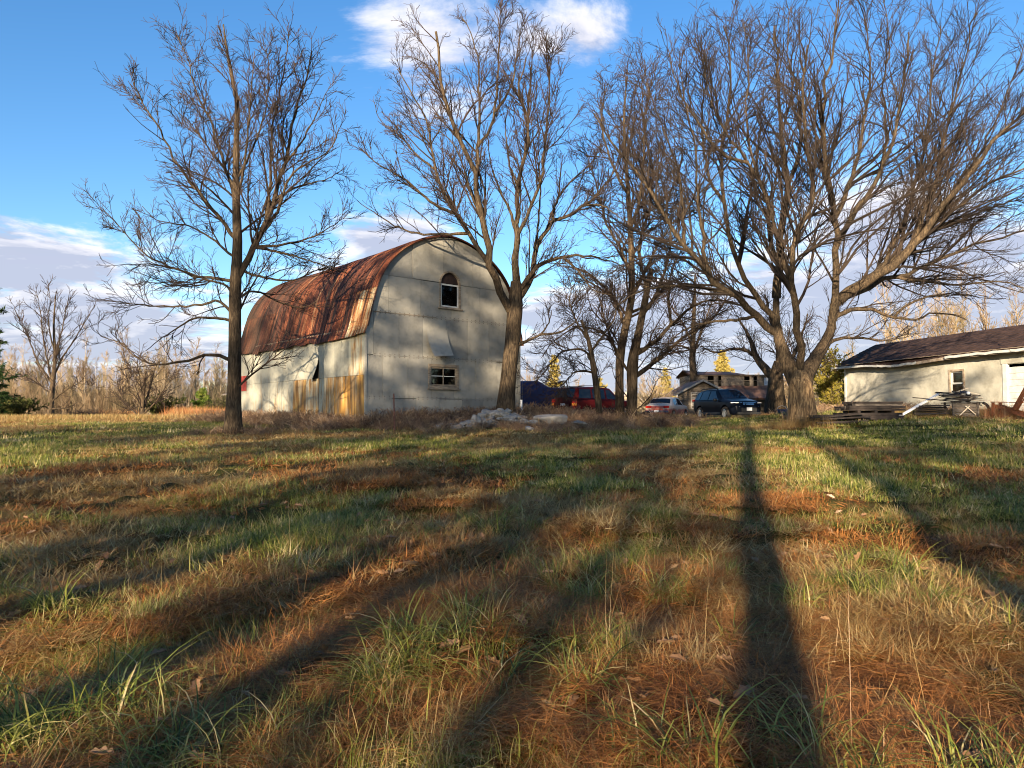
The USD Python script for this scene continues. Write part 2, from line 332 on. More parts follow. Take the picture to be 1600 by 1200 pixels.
# ------------------------------------------------------------------ barn
BARN_C = np.array([-5.522, 28.0, 1.50]); BARN_RZ = math.atan2(0.6517, 0.7585)
def build_barn():
    W, LEN, WALL = 7.7, 12.7, 3.5
    prof = [(0, 3.5), (0.18, 4.24), (0.48, 5.23), (0.92, 6.01), (1.5, 6.59), (2.27, 7.07), (3.1, 7.37), (3.85, 7.48)]
    prof = prof + [(W - s, z) for s, z in prof[-2::-1]]
    pr = np.array(prof)
    t = np.concatenate([[0], np.cumsum(np.linalg.norm(np.diff(pr, axis=0), axis=1))])
    from scipy.interpolate import PchipInterpolator, CubicSpline
    cs = CubicSpline(t, pr)
    ARC = t[-1]
    dense = cs(np.linspace(0, ARC, 60))
    gable = Polygon([(0, 0)] + [tuple(p) for p in dense] + [(W, 0)])
    rng = np.random.default_rng(4)
    barn = thing('barn', 'tall arch roofed barn with rusty sheet roof and pale patched sheet walls', 'barn', BARN_C, BARN_RZ)
    Rd = np.array([math.cos(BARN_RZ), math.sin(BARN_RZ), 0]); Ld = np.array([-Rd[1], Rd[0], 0])

    def coords(n, l):
        n['g'] = ('geometry', {}); n['o'] = ('vector_math', {'math_type': 'subtract', 'vector2': tuple(BARN_C)}); l.append(('g.position', 'o.vector1'))
        for k, v in (('ca', Rd), ('cb', Ld)):
            n[k] = ('vector_math', {'math_type': 'dot_product', 'vector2': tuple(v)}); l.append(('o.vector', k + '.vector1'))
        n['oz'] = ('separate_xyz', {}); l.append(('o.vector', 'oz.vector'))
    def sheet_mat(name, base, stain):
        n, l = {}, []; coords(n, l)
        n['v1'] = ('combine_xyz', {}); l += [('ca.value', 'v1.x'), ('cb.value', 'v1.y'), ('oz.z', 'v1.z')]
        n['n1'] = ('noise_texture', {'scale': 1.6, 'detail': 6.0, 'roughness': 0.65}); l.append(('v1.vector', 'n1.vector'))
        n['r1'] = ('rgb_ramp', {'ramp': [(0.30, tuple(c * 0.72 for c in base)), (0.5, base), (0.72, tuple(min(0.8, c * 1.14) for c in base))]}); l.append(('n1.fac', 'r1.fac'))
        # streaks that ran down the sheet
        n['sc'] = ('mapping', {'scale': (2.6, 2.6, 0.34)}); l.append(('v1.vector', 'sc.vector'))
        n['n2a'] = ('noise_texture', {'scale': 1.5, 'detail': 7.0, 'roughness': 0.68, 'distortion': 0.5}); l.append(('sc.vector', 'n2a.vector'))
        n['zf'] = ('map_range', {'from_min': 0.0, 'from_max': 3.4, 'to_min': 0.09 if stain else 0.03, 'to_max': -0.06, 'clamp': True}); l.append(('oz.z', 'zf.value'))
        n['n2'] = ('math', {'math_type': 'add'}); l += [('n2a.fac', 'n2.value1'), ('zf.result', 'n2.value2')]
        n['m2'] = ('map_range', {'range_type': 'smoothstep', 'from_min': 0.62 - 0.42 * stain, 'from_max': 0.86 - 0.34 * stain, 'to_min': 0.0, 'to_max': 0.95 if stain else 0.35, 'clamp': True}); l.append(('n2.value', 'm2.value'))
        n['n3'] = ('noise_texture', {'scale': 2.6, 'detail': 4.0}); l.append(('sc.vector', 'n3.vector'))
        n['r3'] = ('rgb_ramp', {'ramp': [(0.35, (0.09, 0.045, 0.011)), (0.55, (0.34, 0.16, 0.026)), (0.7, (0.46, 0.27, 0.06))] if stain else [(0.3, (0.22, 0.18, 0.12)), (0.7, (0.30, 0.27, 0.20))]}); l.append(('n3.fac', 'r3.fac'))
        n['x'] = ('mix_color', {}); l += [('m2.result', 'x.fac'), ('r1.color', 'x.a'), ('r3.color', 'x.b')]
        n['n4'] = ('noise_texture', {'scale': 14.0, 'detail': 4.0, 'roughness': 0.7}); l.append(('v1.vector', 'n4.vector'))
        n['n5'] = ('noise_texture', {'scale': 2.2, 'detail': 2.0}); l.append(('v1.vector', 'n5.vector'))
        n['hh'] = ('math', {'math_type': 'multiply_add', 'value2': 4.0}); l += [('n5.fac', 'hh.value1'), ('n4.fac', 'hh.value3')]
        n['b'] = ('bump', {'strength': 0.6, 'distance': 0.014}); l.append(('hh.value', 'b.height'))
        n['p'] = ('principled_bsdf', {'roughness': 0.62, 'specular_ior_level': 0.35}); l += [('x.result', 'p.base_color'), ('b.normal', 'p.normal')]
        return mat(name, n, l)
    G = [sheet_mat('barn_sheet_a', (0.29, 0.275, 0.24), 0.0), sheet_mat('barn_sheet_b', (0.245, 0.235, 0.21), 0.0), sheet_mat('barn_sheet_c', (0.33, 0.31, 0.265), 0.0)]
    S = [sheet_mat('barn_side_a', (0.34, 0.325, 0.265), 0.06), sheet_mat('barn_side_b', (0.30, 0.29, 0.24), 0.18)]
    ST = [sheet_mat('barn_stain_a', (0.42, 0.40, 0.31), 0.50), sheet_mat('barn_stain_b', (0.38, 0.34, 0.24), 0.80)]
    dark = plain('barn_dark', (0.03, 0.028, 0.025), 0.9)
    wood = noisy('barn_wood', (0.16, 0.12, 0.085), (0.34, 0.28, 0.21), scale=4, stretch=(1, 1, 6), bump=0.004)
    white = noisy('barn_white_paint', (0.55, 0.54, 0.5), (0.72, 0.71, 0.68), scale=8, rough=0.5)

    def place(v2, y0, y1):                                     # an extruded polygon in the gable plane
        m = trimesh.creation.extrude_polygon(v2, y1 - y0, engine='earcut')
        V = np.array(m.vertices); V = np.stack([V[:, 0], y0 + (y1 - y0) - V[:, 2], V[:, 1]], 1)
        return V, np.array(m.faces)
    arch = unary_union([sbox(3.40, 4.56, 4.36, 5.56), Point(3.88, 5.56).buffer(0.48, 16)])
    low = sbox(2.90, 1.30, 4.26, 2.12)
    holes = unary_union([arch, low])
    # structural wall behind the sheets, open at the windows
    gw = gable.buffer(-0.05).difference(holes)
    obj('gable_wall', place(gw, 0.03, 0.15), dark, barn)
    obj('gable_wall', place(gable.buffer(-0.05), LEN - 0.12, LEN), G[0], barn)
    for s in (0.03, W - 0.15):
        obj('side_wall', bx(s, s + 0.12, 0.16, LEN - 0.13, 0.0, WALL), dark, barn)
    obj('side_wall', bx(W - 0.02, W, 0.05, LEN - 0.13, 0.0, WALL), S[0], barn)
    obj('loft_floor', bx(0.2, W - 0.2, 0.2, LEN - 0.2, 2.95, 3.05), wood, barn)
    # gable sheets
    rows = [0.0, 0.80, 2.44, 4.10, 5.55, 7.6]
    offs = [0.0, 0.72, 0.30, 0.95, 0.55]
    for k in range(5):
        xs = [0.0]; x = offs[k]
        while x < W:
            if x > 0.25: xs.append(x)
            x += 1.13 if k < 3 else 1.5
        xs.append(W)
        for a, b in zip(xs[:-1], xs[1:]):
            lift = rng.uniform(0, 0.008)
            z0, z1 = rows[k] + rng.normal(0, 0.012), rows[k + 1] + rng.normal(0, 0.012)
            pc = sbox(a + 0.006, z0 + 0.006, b - 0.006, z1 - 0.006)
            pc = pc.intersection(gable).difference(holes.buffer(0.02))
            for q in getattr(pc, 'geoms', [pc]):
                if q.area < 0.05: continue
                V, Fc = place(q, -0.012 - lift, 0.022)
                tilt = rng.normal(0, 0.0035)
                V[:, 1] += tilt * (V[:, 0] - a) + rng.normal(0, 0.003) * (V[:, 2] - z0)
                obj('wall_sheet', (V, Fc), G[rng.integers(3)], barn)
    # rows of nail heads along the sheet edges (too small to pick apart singly)
    nails = []
    for k, z in enumerate(rows[1:4]):
        for s_ in np.arange(0.15, W - 0.1, 0.22):
            if gable.buffer(-0.1).contains(Point(s_, z + 0.05)) and not holes.buffer(0.1).contains(Point(s_, z + 0.05)):
                nails.append(bx(s_ - 0.011, s_ + 0.011, -0.032, -0.018, z + 0.035, z + 0.057)); nails.append(bx(s_ - 0.011, s_ + 0.011, -0.032, -0.018, z - 0.057, z - 0.035))
    tag(obj('nail_heads', join(nails), noisy('nail_rust', (0.06, 0.035, 0.025), (0.14, 0.08, 0.05), scale=9), barn), kind='stuff')
    # nail battens over two of the joints
    for z in (4.10,):
        obj('batten', bx(0.12, 3.2, -0.034, -0.021, z - 0.012, z + 0.016), wood, barn)
    # side sheets (the long wall on the left)
    b = 0.0; i = 0
    while b < LEN - 0.3:
        wd = min([1.30, 1.22, 1.34, 1.18][i % 4], LEN - b)
        for r_, (z0, z1) in enumerate(((-0.04, 1.66), (1.67, 3.44))):
            lift = rng.uniform(0, 0.010)
            m = bx(-0.018 - lift, 0.026, b + 0.006, b + wd - 0.006, z0, z1)
            V = np.array(m.vertices)
            V[:, 0] += rng.normal(0, 0.004) * (V[:, 2] - z0) + rng.normal(0, 0.004) * (V[:, 1] - b)
            if r_ == 0: mm = ST[1] if i in (0, 1) else ST[0] if i in (2, 3) else ST[1] if i == 4 else S[1] if i in (6, 7) else S[i % 2]
            else: mm = ST[0] if i == 0 else S[i % 2]
            if r_ == 1 and i == 3: continue
            obj('wall_sheet', (V, m.faces), mm, barn)
        b += wd; i += 1
    # one sheet has come loose: its lower corner curls away from the wall
    b0 = 1.30 + 1.22 + 1.34; u, w = np.meshgrid(np.linspace(0, 1, 9), np.linspace(0, 1, 9))
    curl = 0.30 * np.clip(1 - 1.7 * np.hypot(u - 0.0, w - 0.0), 0, 1) ** 1.5
    top = np.stack([-0.03 - curl, b0 + 0.01 + u * 1.16, 1.55 + w * 1.89 + curl * 0.25], -1).reshape(-1, 3)
    ii, jj = np.meshgrid(np.arange(8), np.arange(8), indexing='ij')
    q = np.stack([ii * 9 + jj, ii * 9 + jj + 1, (ii + 1) * 9 + jj + 1, (ii + 1) * 9 + jj], -1).reshape(-1, 4)
    back = top + [0.012, 0, 0]
    tag(obj('wall_sheet', (np.vstack([top, back]), np.vstack([q, q[:, ::-1] + 81])), S[0], barn), 'wall sheet curled away at its lower corner')
    obj('corner_trim', bx(-0.045, 0.02, -0.045, 0.03, 0.0, 3.42), G[2], barn)
    obj('corner_trim', bx(W - 0.02, W + 0.045, -0.045, 0.03, 0.0, 3.5), G[1], barn)
    obj('eave_board', bx(-0.05, -0.02, 0.02, LEN, 3.36, 3.50), wood, barn)
    obj('sill_board', bx(-0.045, 0.05, 0.0, LEN, -0.13, -0.05), wood, barn)
    obj('sill_board', bx(0.06, W, -0.045, 0.05, -0.13, -0.012), wood, barn)
    # foundation: pale field stone and mortar
    conc = noisy('foundation', (0.20, 0.17, 0.13), (0.46, 0.41, 0.33), scale=2.2, bump=0.03)
    for (x0, x1, y0, y1) in ((0.02, 0.4, 0.02, LEN), (0.41, W, 0.02, 0.4), (W - 0.4, W, 0.41, LEN), (0.41, W - 0.41, LEN - 0.4, LEN)):
        obj('foundation', bx(x0, x1, y0, y1, -1.5, -0.135), conc, barn)
    for k in range(30):
        m = trimesh.creation.icosphere(1, 1.0); V = np.array(m.vertices)
        V *= (0.10, rng.uniform(0.16, 0.34), rng.uniform(0.11, 0.2)); V += rng.normal(0, 0.015, V.shape)
        V += (0.03, rng.uniform(0.2, LEN - 0.2), rng.uniform(-0.85, -0.28))
        obj('foundation_stone', (V, m.faces), conc, barn)
    # roof: corrugated sheets bent over the arch, two tiers a side
    n, l = {}, []; coords(n, l)
    n['v'] = ('combine_xyz', {}); l += [('cb.value', 'v.x'), ('oz.z', 'v.y')]
    n['m1'] = ('mapping', {'scale': (2.6, 0.30, 1)}); n['m2'] = ('mapping', {'scale': (9.0, 0.55, 1)}); n['m3'] = ('mapping', {'scale': (0.5, 0.5, 1)})
    for k in ('m1', 'm2', 'm3'): l.append(('v.vector', k + '.vector'))
    n['n1'] = ('noise_texture', {'scale': 1.0, 'detail': 5.0, 'roughness': 0.62, 'distortion': 0.3}); l.append(('m1.vector', 'n1.vector'))
    n['n2'] = ('noise_texture', {'scale': 1.0, 'detail': 4.0, 'roughness': 0.6}); l.append(('m2.vector', 'n2.vector'))
    n['n3'] = ('noise_texture', {'scale': 1.0, 'detail': 3.0}); l.append(('m3.vector', 'n3.vector'))
    n['n4'] = ('noise_texture', {'scale': 16.0, 'detail': 4.0, 'roughness': 0.7}); l.append(('o.vector', 'n4.vector'))
    n['s1'] = ('math', {'math_type': 'multiply_add', 'value2': 0.55}); l += [('n1.fac', 's1.value1')]
    n['s2'] = ('math', {'math_type': 'multiply', 'value2': 0.45}); l.append(('n2.fac', 's2.value1')); l.append(('s2.value', 's1.value3'))
    def roof_mat(name, ramp):
        nn, ll = dict(n), list(l)
        nn['r'] = ('rgb_ramp', {'ramp': ramp}); ll.append(('s1.value', 'r.fac'))
        # the far end is darker and mossy
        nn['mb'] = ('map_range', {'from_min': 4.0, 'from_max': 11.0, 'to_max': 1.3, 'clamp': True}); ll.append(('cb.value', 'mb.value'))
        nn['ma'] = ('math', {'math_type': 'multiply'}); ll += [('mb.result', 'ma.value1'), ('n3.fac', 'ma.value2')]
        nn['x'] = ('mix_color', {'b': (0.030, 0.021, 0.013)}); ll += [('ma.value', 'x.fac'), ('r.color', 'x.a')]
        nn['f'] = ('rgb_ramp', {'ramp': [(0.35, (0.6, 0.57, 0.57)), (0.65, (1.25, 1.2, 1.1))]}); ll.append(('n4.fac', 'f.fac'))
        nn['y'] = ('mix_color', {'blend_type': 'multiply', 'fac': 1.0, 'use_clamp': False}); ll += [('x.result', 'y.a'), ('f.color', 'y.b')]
        nn['p'] = ('principled_bsdf', {'roughness': 0.75, 'specular_ior_level': 0.3}); ll.append(('y.result', 'p.base_color'))
        return mat(name, nn, ll)
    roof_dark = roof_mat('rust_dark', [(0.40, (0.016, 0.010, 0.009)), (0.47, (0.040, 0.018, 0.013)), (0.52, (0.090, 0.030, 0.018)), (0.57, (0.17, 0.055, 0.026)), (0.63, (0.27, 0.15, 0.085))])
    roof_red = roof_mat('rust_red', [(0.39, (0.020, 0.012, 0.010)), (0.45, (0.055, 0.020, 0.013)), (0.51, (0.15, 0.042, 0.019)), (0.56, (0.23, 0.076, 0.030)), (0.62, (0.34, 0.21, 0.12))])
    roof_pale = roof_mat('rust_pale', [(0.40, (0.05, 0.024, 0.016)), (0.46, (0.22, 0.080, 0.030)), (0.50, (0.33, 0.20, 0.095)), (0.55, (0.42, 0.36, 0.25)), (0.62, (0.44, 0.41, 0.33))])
    roof_m = roof_dark
    roof = obj('roof', place(gable.intersection(sbox(-1, 3.45, W + 1, 9)).buffer(-0.03), 0.14, 0.2), dark, barn)
    # flare: the lowest part of each sheet kicks out past the wall
    def arc_pt(s):
        if s < 0: return np.array([0.0 + s * 0.42, 3.5 + s * 0.95])
        if s > ARC: return np.array([W + (s - ARC) * 0.42, 3.5 - (s - ARC) * 0.95])
        return cs(s)
    tiers = [(-0.32, ARC * 0.135), (ARC * 0.128, ARC * 0.31), (ARC * 0.303, 0.505 * ARC)]
    tiers = tiers + [(ARC - b_, ARC - a_) for a_, b_ in tiers]
    for side_k, (s0, s1) in enumerate(tiers):
        y = -0.16; k = 0
        while y < LEN + 0.1:
            wd = min(0.72, LEN + 0.16 - y)
            if wd < 0.2: break
            ns, ny = 9, 17
            ss = np.linspace(s0, s1, ns); ys = np.linspace(y, y + wd + 0.04, ny)
            if side_k % 3 == 0:
                e = rng.normal(0, 0.03); ss[0 if side_k == 0 else -1] += e
            P = np.array([arc_pt(s) for s in ss]); T = np.gradient(P, axis=0); T /= np.linalg.norm(T, axis=1, keepdims=True)
            Nn = np.stack([-T[:, 1], T[:, 0]], 1)
            tier_lift = 0.045 + 0.012 * (side_k % 3) + (k % 2) * 0.006 + rng.normal(0, 0.003)
            cor = tier_lift + 0.016 * np.sin(ys * 2 * np.pi / 0.145)
            sag = -0.10 * np.sin(np.clip(ys / LEN, 0, 1) * np.pi)     # the ridge line sags a little
            V = np.zeros((ns, ny, 3))
            V[:, :, 0] = P[:, None, 0] + Nn[:, None, 0] * cor; V[:, :, 2] = P[:, None, 1] + Nn[:, None, 1] * cor + (sag * 0.6)[None]
            if side_k == 0: V[0:1, :, 2] -= 0.05 * np.abs(np.sin(ys * 0.5))[None]
            V[:, :, 1] = ys[None]
            v = V.reshape(-1, 3); ii, jj = np.meshgrid(np.arange(ns - 1), np.arange(ny - 1), indexing='ij')
            q = np.stack([ii * ny + jj, (ii + 1) * ny + jj, (ii + 1) * ny + jj + 1, ii * ny + jj + 1], -1).reshape(-1, 4)
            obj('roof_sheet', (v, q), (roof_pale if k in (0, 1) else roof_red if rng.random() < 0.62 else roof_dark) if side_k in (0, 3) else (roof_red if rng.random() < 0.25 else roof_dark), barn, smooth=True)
            y += wd; k += 1
    # the rim of the arch above the gable
    rim = np.array([[p[0], -0.17, p[1]] for p in cs(np.linspace(0, ARC, 50))])
    n2 = np.gradient(rim[:, [0, 2]], axis=0); n2 /= np.linalg.norm(n2, axis=1, keepdims=True)
    rim[:, 0] += -n2[:, 1] * 0.03; rim[:, 2] += n2[:, 0] * 0.03 - 0.01
    obj('roof_rim', tubes(rim[None], np.full((1, 50), 0.03), 5), roof_m, barn)
    # windows
    glass = mat('barn_glass', {'gl': ('glossy_bsdf', {'color': (0.9, 0.9, 0.9), 'roughness': 0.03}), 't': ('transparent_bsdf', {'color': (0.55, 0.6, 0.62)}), 'f': ('fresnel', {'IOR': 1.9}), 'm': ('mix_closure', {})},
                [('f.fac', 'm.fac'), ('t.BSDF', 'm.closure1'), ('gl.BSDF', 'm.closure2')], 'm.closure')
    aw = obj('arched_window', place(arch.buffer(0.055).difference(arch.buffer(-0.02)), -0.05, 0.10), wood, barn)
    obj('sash', place(sbox(3.43, 4.59, 4.33, 5.54).difference(sbox(3.49, 4.65, 4.27, 5.48)), 0.0, 0.04), white, aw)
    obj('pane', bx(3.49, 4.27, 0.016, 0.022, 4.65, 5.48), glass, aw)
    obj('sill', bx(3.28, 4.50, -0.10, 0.06, 4.49, 4.54), wood, aw)
    obj('fan_board', place(Point(3.88, 5.56).buffer(0.455, 16).intersection(sbox(3, 5.57, 5, 7)), 0.05, 0.07), noisy('fan_board', (0.018, 0.012, 0.011), (0.04, 0.022, 0.018), scale=6), aw)
    lw = obj('lower_window', place(low.buffer(0.085, join_style=2).difference(low.buffer(-0.02)), -0.05, 0.09), wood, barn)
    obj('sash', place(sbox(2.93, 1.33, 4.23, 2.09).difference(unary_union([sbox(2.99, 1.39, 3.555, 2.03), sbox(3.605, 1.39, 4.17, 2.03)])), 0.0, 0.035), wood, lw)
    for x0, x1 in ((2.99, 3.555), (3.605, 4.17)):
        obj('glazing_bar', bx(x0, x1, 0.004, 0.03, 1.71, 1.74), white, lw)
        obj('pane', bx(x0, x1, 0.014, 0.02, 1.39, 1.705), glass, lw); obj('pane', bx(x0, x1, 0.014, 0.02, 1.745, 2.03), glass, lw)
    obj('sill', bx(2.78, 4.38, -0.11, 0.06, 1.17, 1.21), wood, lw)
    # the sheet above the lower window has come loose and hangs out like a hood
    u, w = np.meshgrid(np.linspace(0, 1, 7), np.linspace(0, 1, 7))
    out = 0.58 * w ** 1.8 * (1 - 0.35 * u)
    top = np.stack([2.72 + u * (1.02 + 0.06 * w), -0.035 - out, 3.62 - w * 1.16 + 0.10 * w * u], -1).reshape(-1, 3)
    ii, jj = np.meshgrid(np.arange(6), np.arange(6), indexing='ij')
    q = np.stack([ii * 7 + jj, ii * 7 + jj + 1, (ii + 1) * 7 + jj + 1, (ii + 1) * 7 + jj], -1).reshape(-1, 4)
    tag(obj('hanging_sheet', (np.vstack([top, top + [0, 0.014, 0]]), np.vstack([q, q[:, ::-1] + 49])), G[2], barn, smooth=True), 'loose wall sheet bent out like a hood')
    # red panel at the far end of the side wall
    obj('red_panel', bx(-0.06, -0.035, 11.75, 12.6, 1.35, 2.10), noisy('faded_red', (0.20, 0.025, 0.02), (0.34, 0.06, 0.045), scale=3), barn)
    return barn
build_barn()
# ------------------------------------------------------------------ trees
def resample(p, n):
    p = np.asarray(p, float)
    d = np.concatenate([[0], np.cumsum(np.linalg.norm(np.diff(p, axis=0), axis=1))])
    from scipy.interpolate import PchipInterpolator
    return PchipInterpolator(d, p)(np.linspace(0, d[-1], n))

def spawn(P, R, rng, count, t0, lscale, lmin, lmax, ang, up, n, wig, rmin, rk=0.6, bias=None):
    """Children of many branches at once: returns (points, radii)."""
    N, m = R.shape
    seg = np.linalg.norm(np.diff(P, axis=1), axis=2); Lp = seg.sum(1)
    w = Lp * (1 if bias is None else bias); idx = rng.choice(N, count, p=w / w.sum())
    t = t0 + (1 - t0) * rng.random(count) ** 0.85
    x = np.clip(t * (m - 1), 0, m - 1.001); k = x.astype(int); fr = (x - k)[:, None]
    pos = P[idx, k] * (1 - fr) + P[idx, k + 1] * fr
    T = P[idx, k + 1] - P[idx, k]; T /= np.linalg.norm(T, axis=1, keepdims=True) + 1e-9
    rp = R[idx, k] * (1 - fr[:, 0]) + R[idx, k + 1] * fr[:, 0]
    v = rng.normal(size=(count, 3)); v -= (v * T).sum(1)[:, None] * T; v /= np.linalg.norm(v, axis=1, keepdims=True)
    a = np.radians(rng.uniform(*ang, count))[:, None]
    d = np.cos(a) * T + np.sin(a) * v; d[:, 2] += up * rng.uniform(0.5, 1.3, count); d /= np.linalg.norm(d, axis=1, keepdims=True)
    L = np.clip(lscale * Lp[idx] * (1.08 - 0.80 * t) * rng.uniform(0.5, 1.25, count), lmin, lmax)
    out = np.zeros((count, n, 3)); out[:, 0] = pos
    for j in range(1, n):
        d = d + wig * rng.normal(size=d.shape); d[:, 2] += up * 0.16; d /= np.linalg.norm(d, axis=1, keepdims=True)
        out[:, j] = out[:, j - 1] + d * (L / (n - 1))[:, None]
    r0 = np.minimum(rp * rk, L * 0.013 + 0.003); r0 = np.maximum(r0, rmin * 1.1)
    rad = r0[:, None] + (np.maximum(rmin, 0.28 * r0) - r0)[:, None] * np.linspace(0, 1, n)[None]
    return out, rad

def trunk_mesh(pts, rad, rng, sides=14, flare=0.5, rough=0.08):
    n = len(pts); V, Fc = tubes(pts[None], rad[None], sides)
    V = V.reshape(n, sides, 3); c = pts[:, None]
    h = (pts[:, 2] - pts[0, 2])[:, None]
    ang = np.arange(sides) * 2 * np.pi / sides
    lob = 1 + flare * np.exp(-h / (rad[0] * 1.6)) * (0.6 + 0.5 * np.sin(ang * 4 + rng.uniform(0, 6)))[None]
    s = lob * (1 + rough * (meshkit.fbm(np.stack([np.cos(ang)[None] * 1.5 + 0 * h, np.sin(ang)[None] * 1.5 + 0 * h, h * 1.3 + 0 * ang[None]], -1) + rng.uniform(0, 50), 3) - 0.5) * 2)
    return (c + (V - c) * s[..., None]).reshape(-1, 3), Fc

def traced_tree(name, label, depth, trunk_px, trunk_r, limbs, rng, levels, bark_m='bark', twig_m='twig', limb_m='bark', group=None, spread=0.55, flare=0.5, sink=0.3):
    """A bare tree whose trunk and main limbs follow their course in the photograph; every limb leaves the picture's plane by an angle of its own."""
    k = depth / F
    tp = np.array([at(x, y, depth) for x, y in trunk_px])
    base = tp[0].copy(); base[2] = min(gz(base[0], base[1]), base[2] + 0.2) - sink
    tp = np.vstack([base, tp + 0.0]) if tp[0][2] > base[2] + 0.05 else tp
    tr = np.concatenate([[trunk_r[0] * 1.08], trunk_r]) if len(tp) > len(trunk_px) else np.array(trunk_r, float)
    nT = 22
    s = np.concatenate([[0], np.cumsum(np.linalg.norm(np.diff(tp, axis=0), axis=1))])
    TP = resample(tp, nT); TR = np.interp(np.linspace(0, s[-1], nT), s, tr) * k
    origin = np.array([TP[0][0], TP[0][1], TP[0][2]])
    root = thing(name, label, 'tree', origin, 0, group)
    obj('trunk', (lambda m: (m[0] - origin, m[1]))(trunk_mesh(TP, TR, rng, flare=flare)), M[bark_m], root, smooth=True)
    px = [np.array([(EYE[0], 0)])]  # placeholder for index 0 = trunk
    curves = [(TP, TR)]
    nL = 20
    def project(p):
        y = p[:, 1]; z = p[:, 2] - EYE[2]
        fwd = y * math.cos(TH) + z * math.sin(TH); upc = -y * math.sin(TH) + z * math.cos(TH)
        return np.stack([800 + F * p[:, 0] / fwd, 600 - F * upc / fwd], 1)
    for parent, r0, r1, pts in limbs:
        PP, PR = curves[parent]
        q = project(PP); i = int(np.argmin(np.hypot(*(q - np.array(pts[0])).T)))
        d0 = PP[i][1]
        cum = np.concatenate([[0], np.cumsum([math.hypot(b[0] - a[0], b[1] - a[1]) for a, b in zip(pts[:-1], pts[1:])])]) * k
        slope = rng.uniform(-spread, spread)
        P3 = np.array([at(x, y, d0 + slope * c * (1 - 0.25 * c / (cum[-1] + 1e-6))) for (x, y), c in zip(pts, cum)])
        P3[0] = PP[i]
        LP = resample(P3, nL)
        step = np.linalg.norm(LP[1] - LP[0])
        LP[1:-1] += rng.normal(size=(nL - 2, 3)) * step * 0.07
        LR = (r1 * 0.55 + (r0 * 0.84 - r1 * 0.55) * (1 - np.linspace(0, 1, nL)) ** 1.25) * k
        curves.append((LP, LR))
        obj('limb', (lambda m: (m[0] - origin, m[1]))(tubes(LP[None], LR[None], 8)), M[limb_m], root, smooth=True)
    P0 = np.stack([resample(c[0], nL) for c in curves]); R0 = np.stack([np.interp(np.linspace(0, 1, nL), np.linspace(0, 1, len(c[1])), c[1]) for c in curves])
    bias = np.ones(len(curves)); bias[0] = 0.25
    P, R = P0, R0
    made = []; allP, allR = [P0], [R0]
    for j, lv in enumerate(levels):
        if j == 0: src = (P0, R0, bias)
        else: src = (made[-1][0], made[-1][1], None)
        made.append(spawn(src[0], src[1], rng, bias=src[2], **lv))
        if lv.get('count', 0) and j == 0 and len(levels) > 1: pass
    # second-order shoots also leave the main limbs directly
    parts = [tubes(p, r, 4 if i == 0 else 3) for i, (p, r) in enumerate(made)]
    v, f = join(parts[:1]); tag(obj('branches', (v - origin, f), M[twig_m], root), kind='stuff')
    if len(parts) > 1:
        v, f = join(parts[1:]); tw = obj('twigs', (v - origin, f), M[twig_m], root); tag(tw, kind='stuff')
    return root

LV = dict
# -- the tree in front of the barn's long wall
T1 = [(0, 7, 2, [(368, 446), (397, 387), (413, 350), (430, 313), (444, 258), (459, 185), (476, 130), (486, 85)]),
      (0, 4, 1.2, [(364, 379), (345, 343), (305, 295), (272, 247), (250, 203), (221, 156), (204, 115)]),
      (0, 3.5, 1.2, [(364, 313), (345, 240), (327, 185), (305, 138), (287, 80), (274, 46)]),
      (0, 3, 1, [(370, 300), (382, 258), (388, 200), (392, 140), (398, 80)]),
      (1, 3.5, 1.2, [(404, 372), (433, 332), (452, 277), (482, 253), (507, 240), (530, 200)]),
      (1, 3.5, 1.2, [(413, 350), (422, 277), (426, 203), (441, 130), (452, 49)]),
      (0, 3.2, 1, [(366, 447), (323, 434), (276, 421), (232, 401), (202, 372), (177, 343), (158, 324)]),
      (0, 3.6, 1, [(362, 555), (325, 554), (287, 565), (255, 570), (220, 562), (200, 547), (185, 534), (165, 528), (150, 515)]),
      (0, 3, 0.9, [(360, 507), (332, 497), (307, 496), (280, 510), (250, 530), (228, 548)]),
      (0, 3, 0.9, [(362, 487), (337, 470), (312, 477), (250, 479), (212, 475), (165, 470)]),
      (0, 2.6, 0.9, [(362, 457), (350, 444), (320, 436), (270, 420), (235, 432)]),
      (1, 3, 0.9, [(404, 390), (452, 398), (488, 409), (525, 420)]),
      (1, 2.6, 0.9, [(397, 423), (452, 438), (507, 420), (540, 425)]),
      (1, 3, 1, [(408, 387), (470, 376), (507, 361), (543, 335)]),
      (0, 2.6, 0.9, [(366, 400), (330, 372), (290, 352), (250, 345), (222, 322)]),
      (0, 2.5, 0.9, [(369, 330), (352, 270), (322, 225), (290, 190), (255, 150)]),
      (0, 2.6, 0.9, [(371, 270), (400, 220), (415, 170), (420, 110), (415, 70)]),
      (1, 2.6, 0.9, [(430, 313), (470, 290), (505, 282), (540, 260)]),
      (1, 2.6, 0.9, [(444, 258), (478, 210), (500, 165), (515, 135)]),
      (0, 2.6, 0.9, [(366, 470), (400, 455), (430, 470), (470, 480), (495, 470)])]
rng = np.random.default_rng(11)
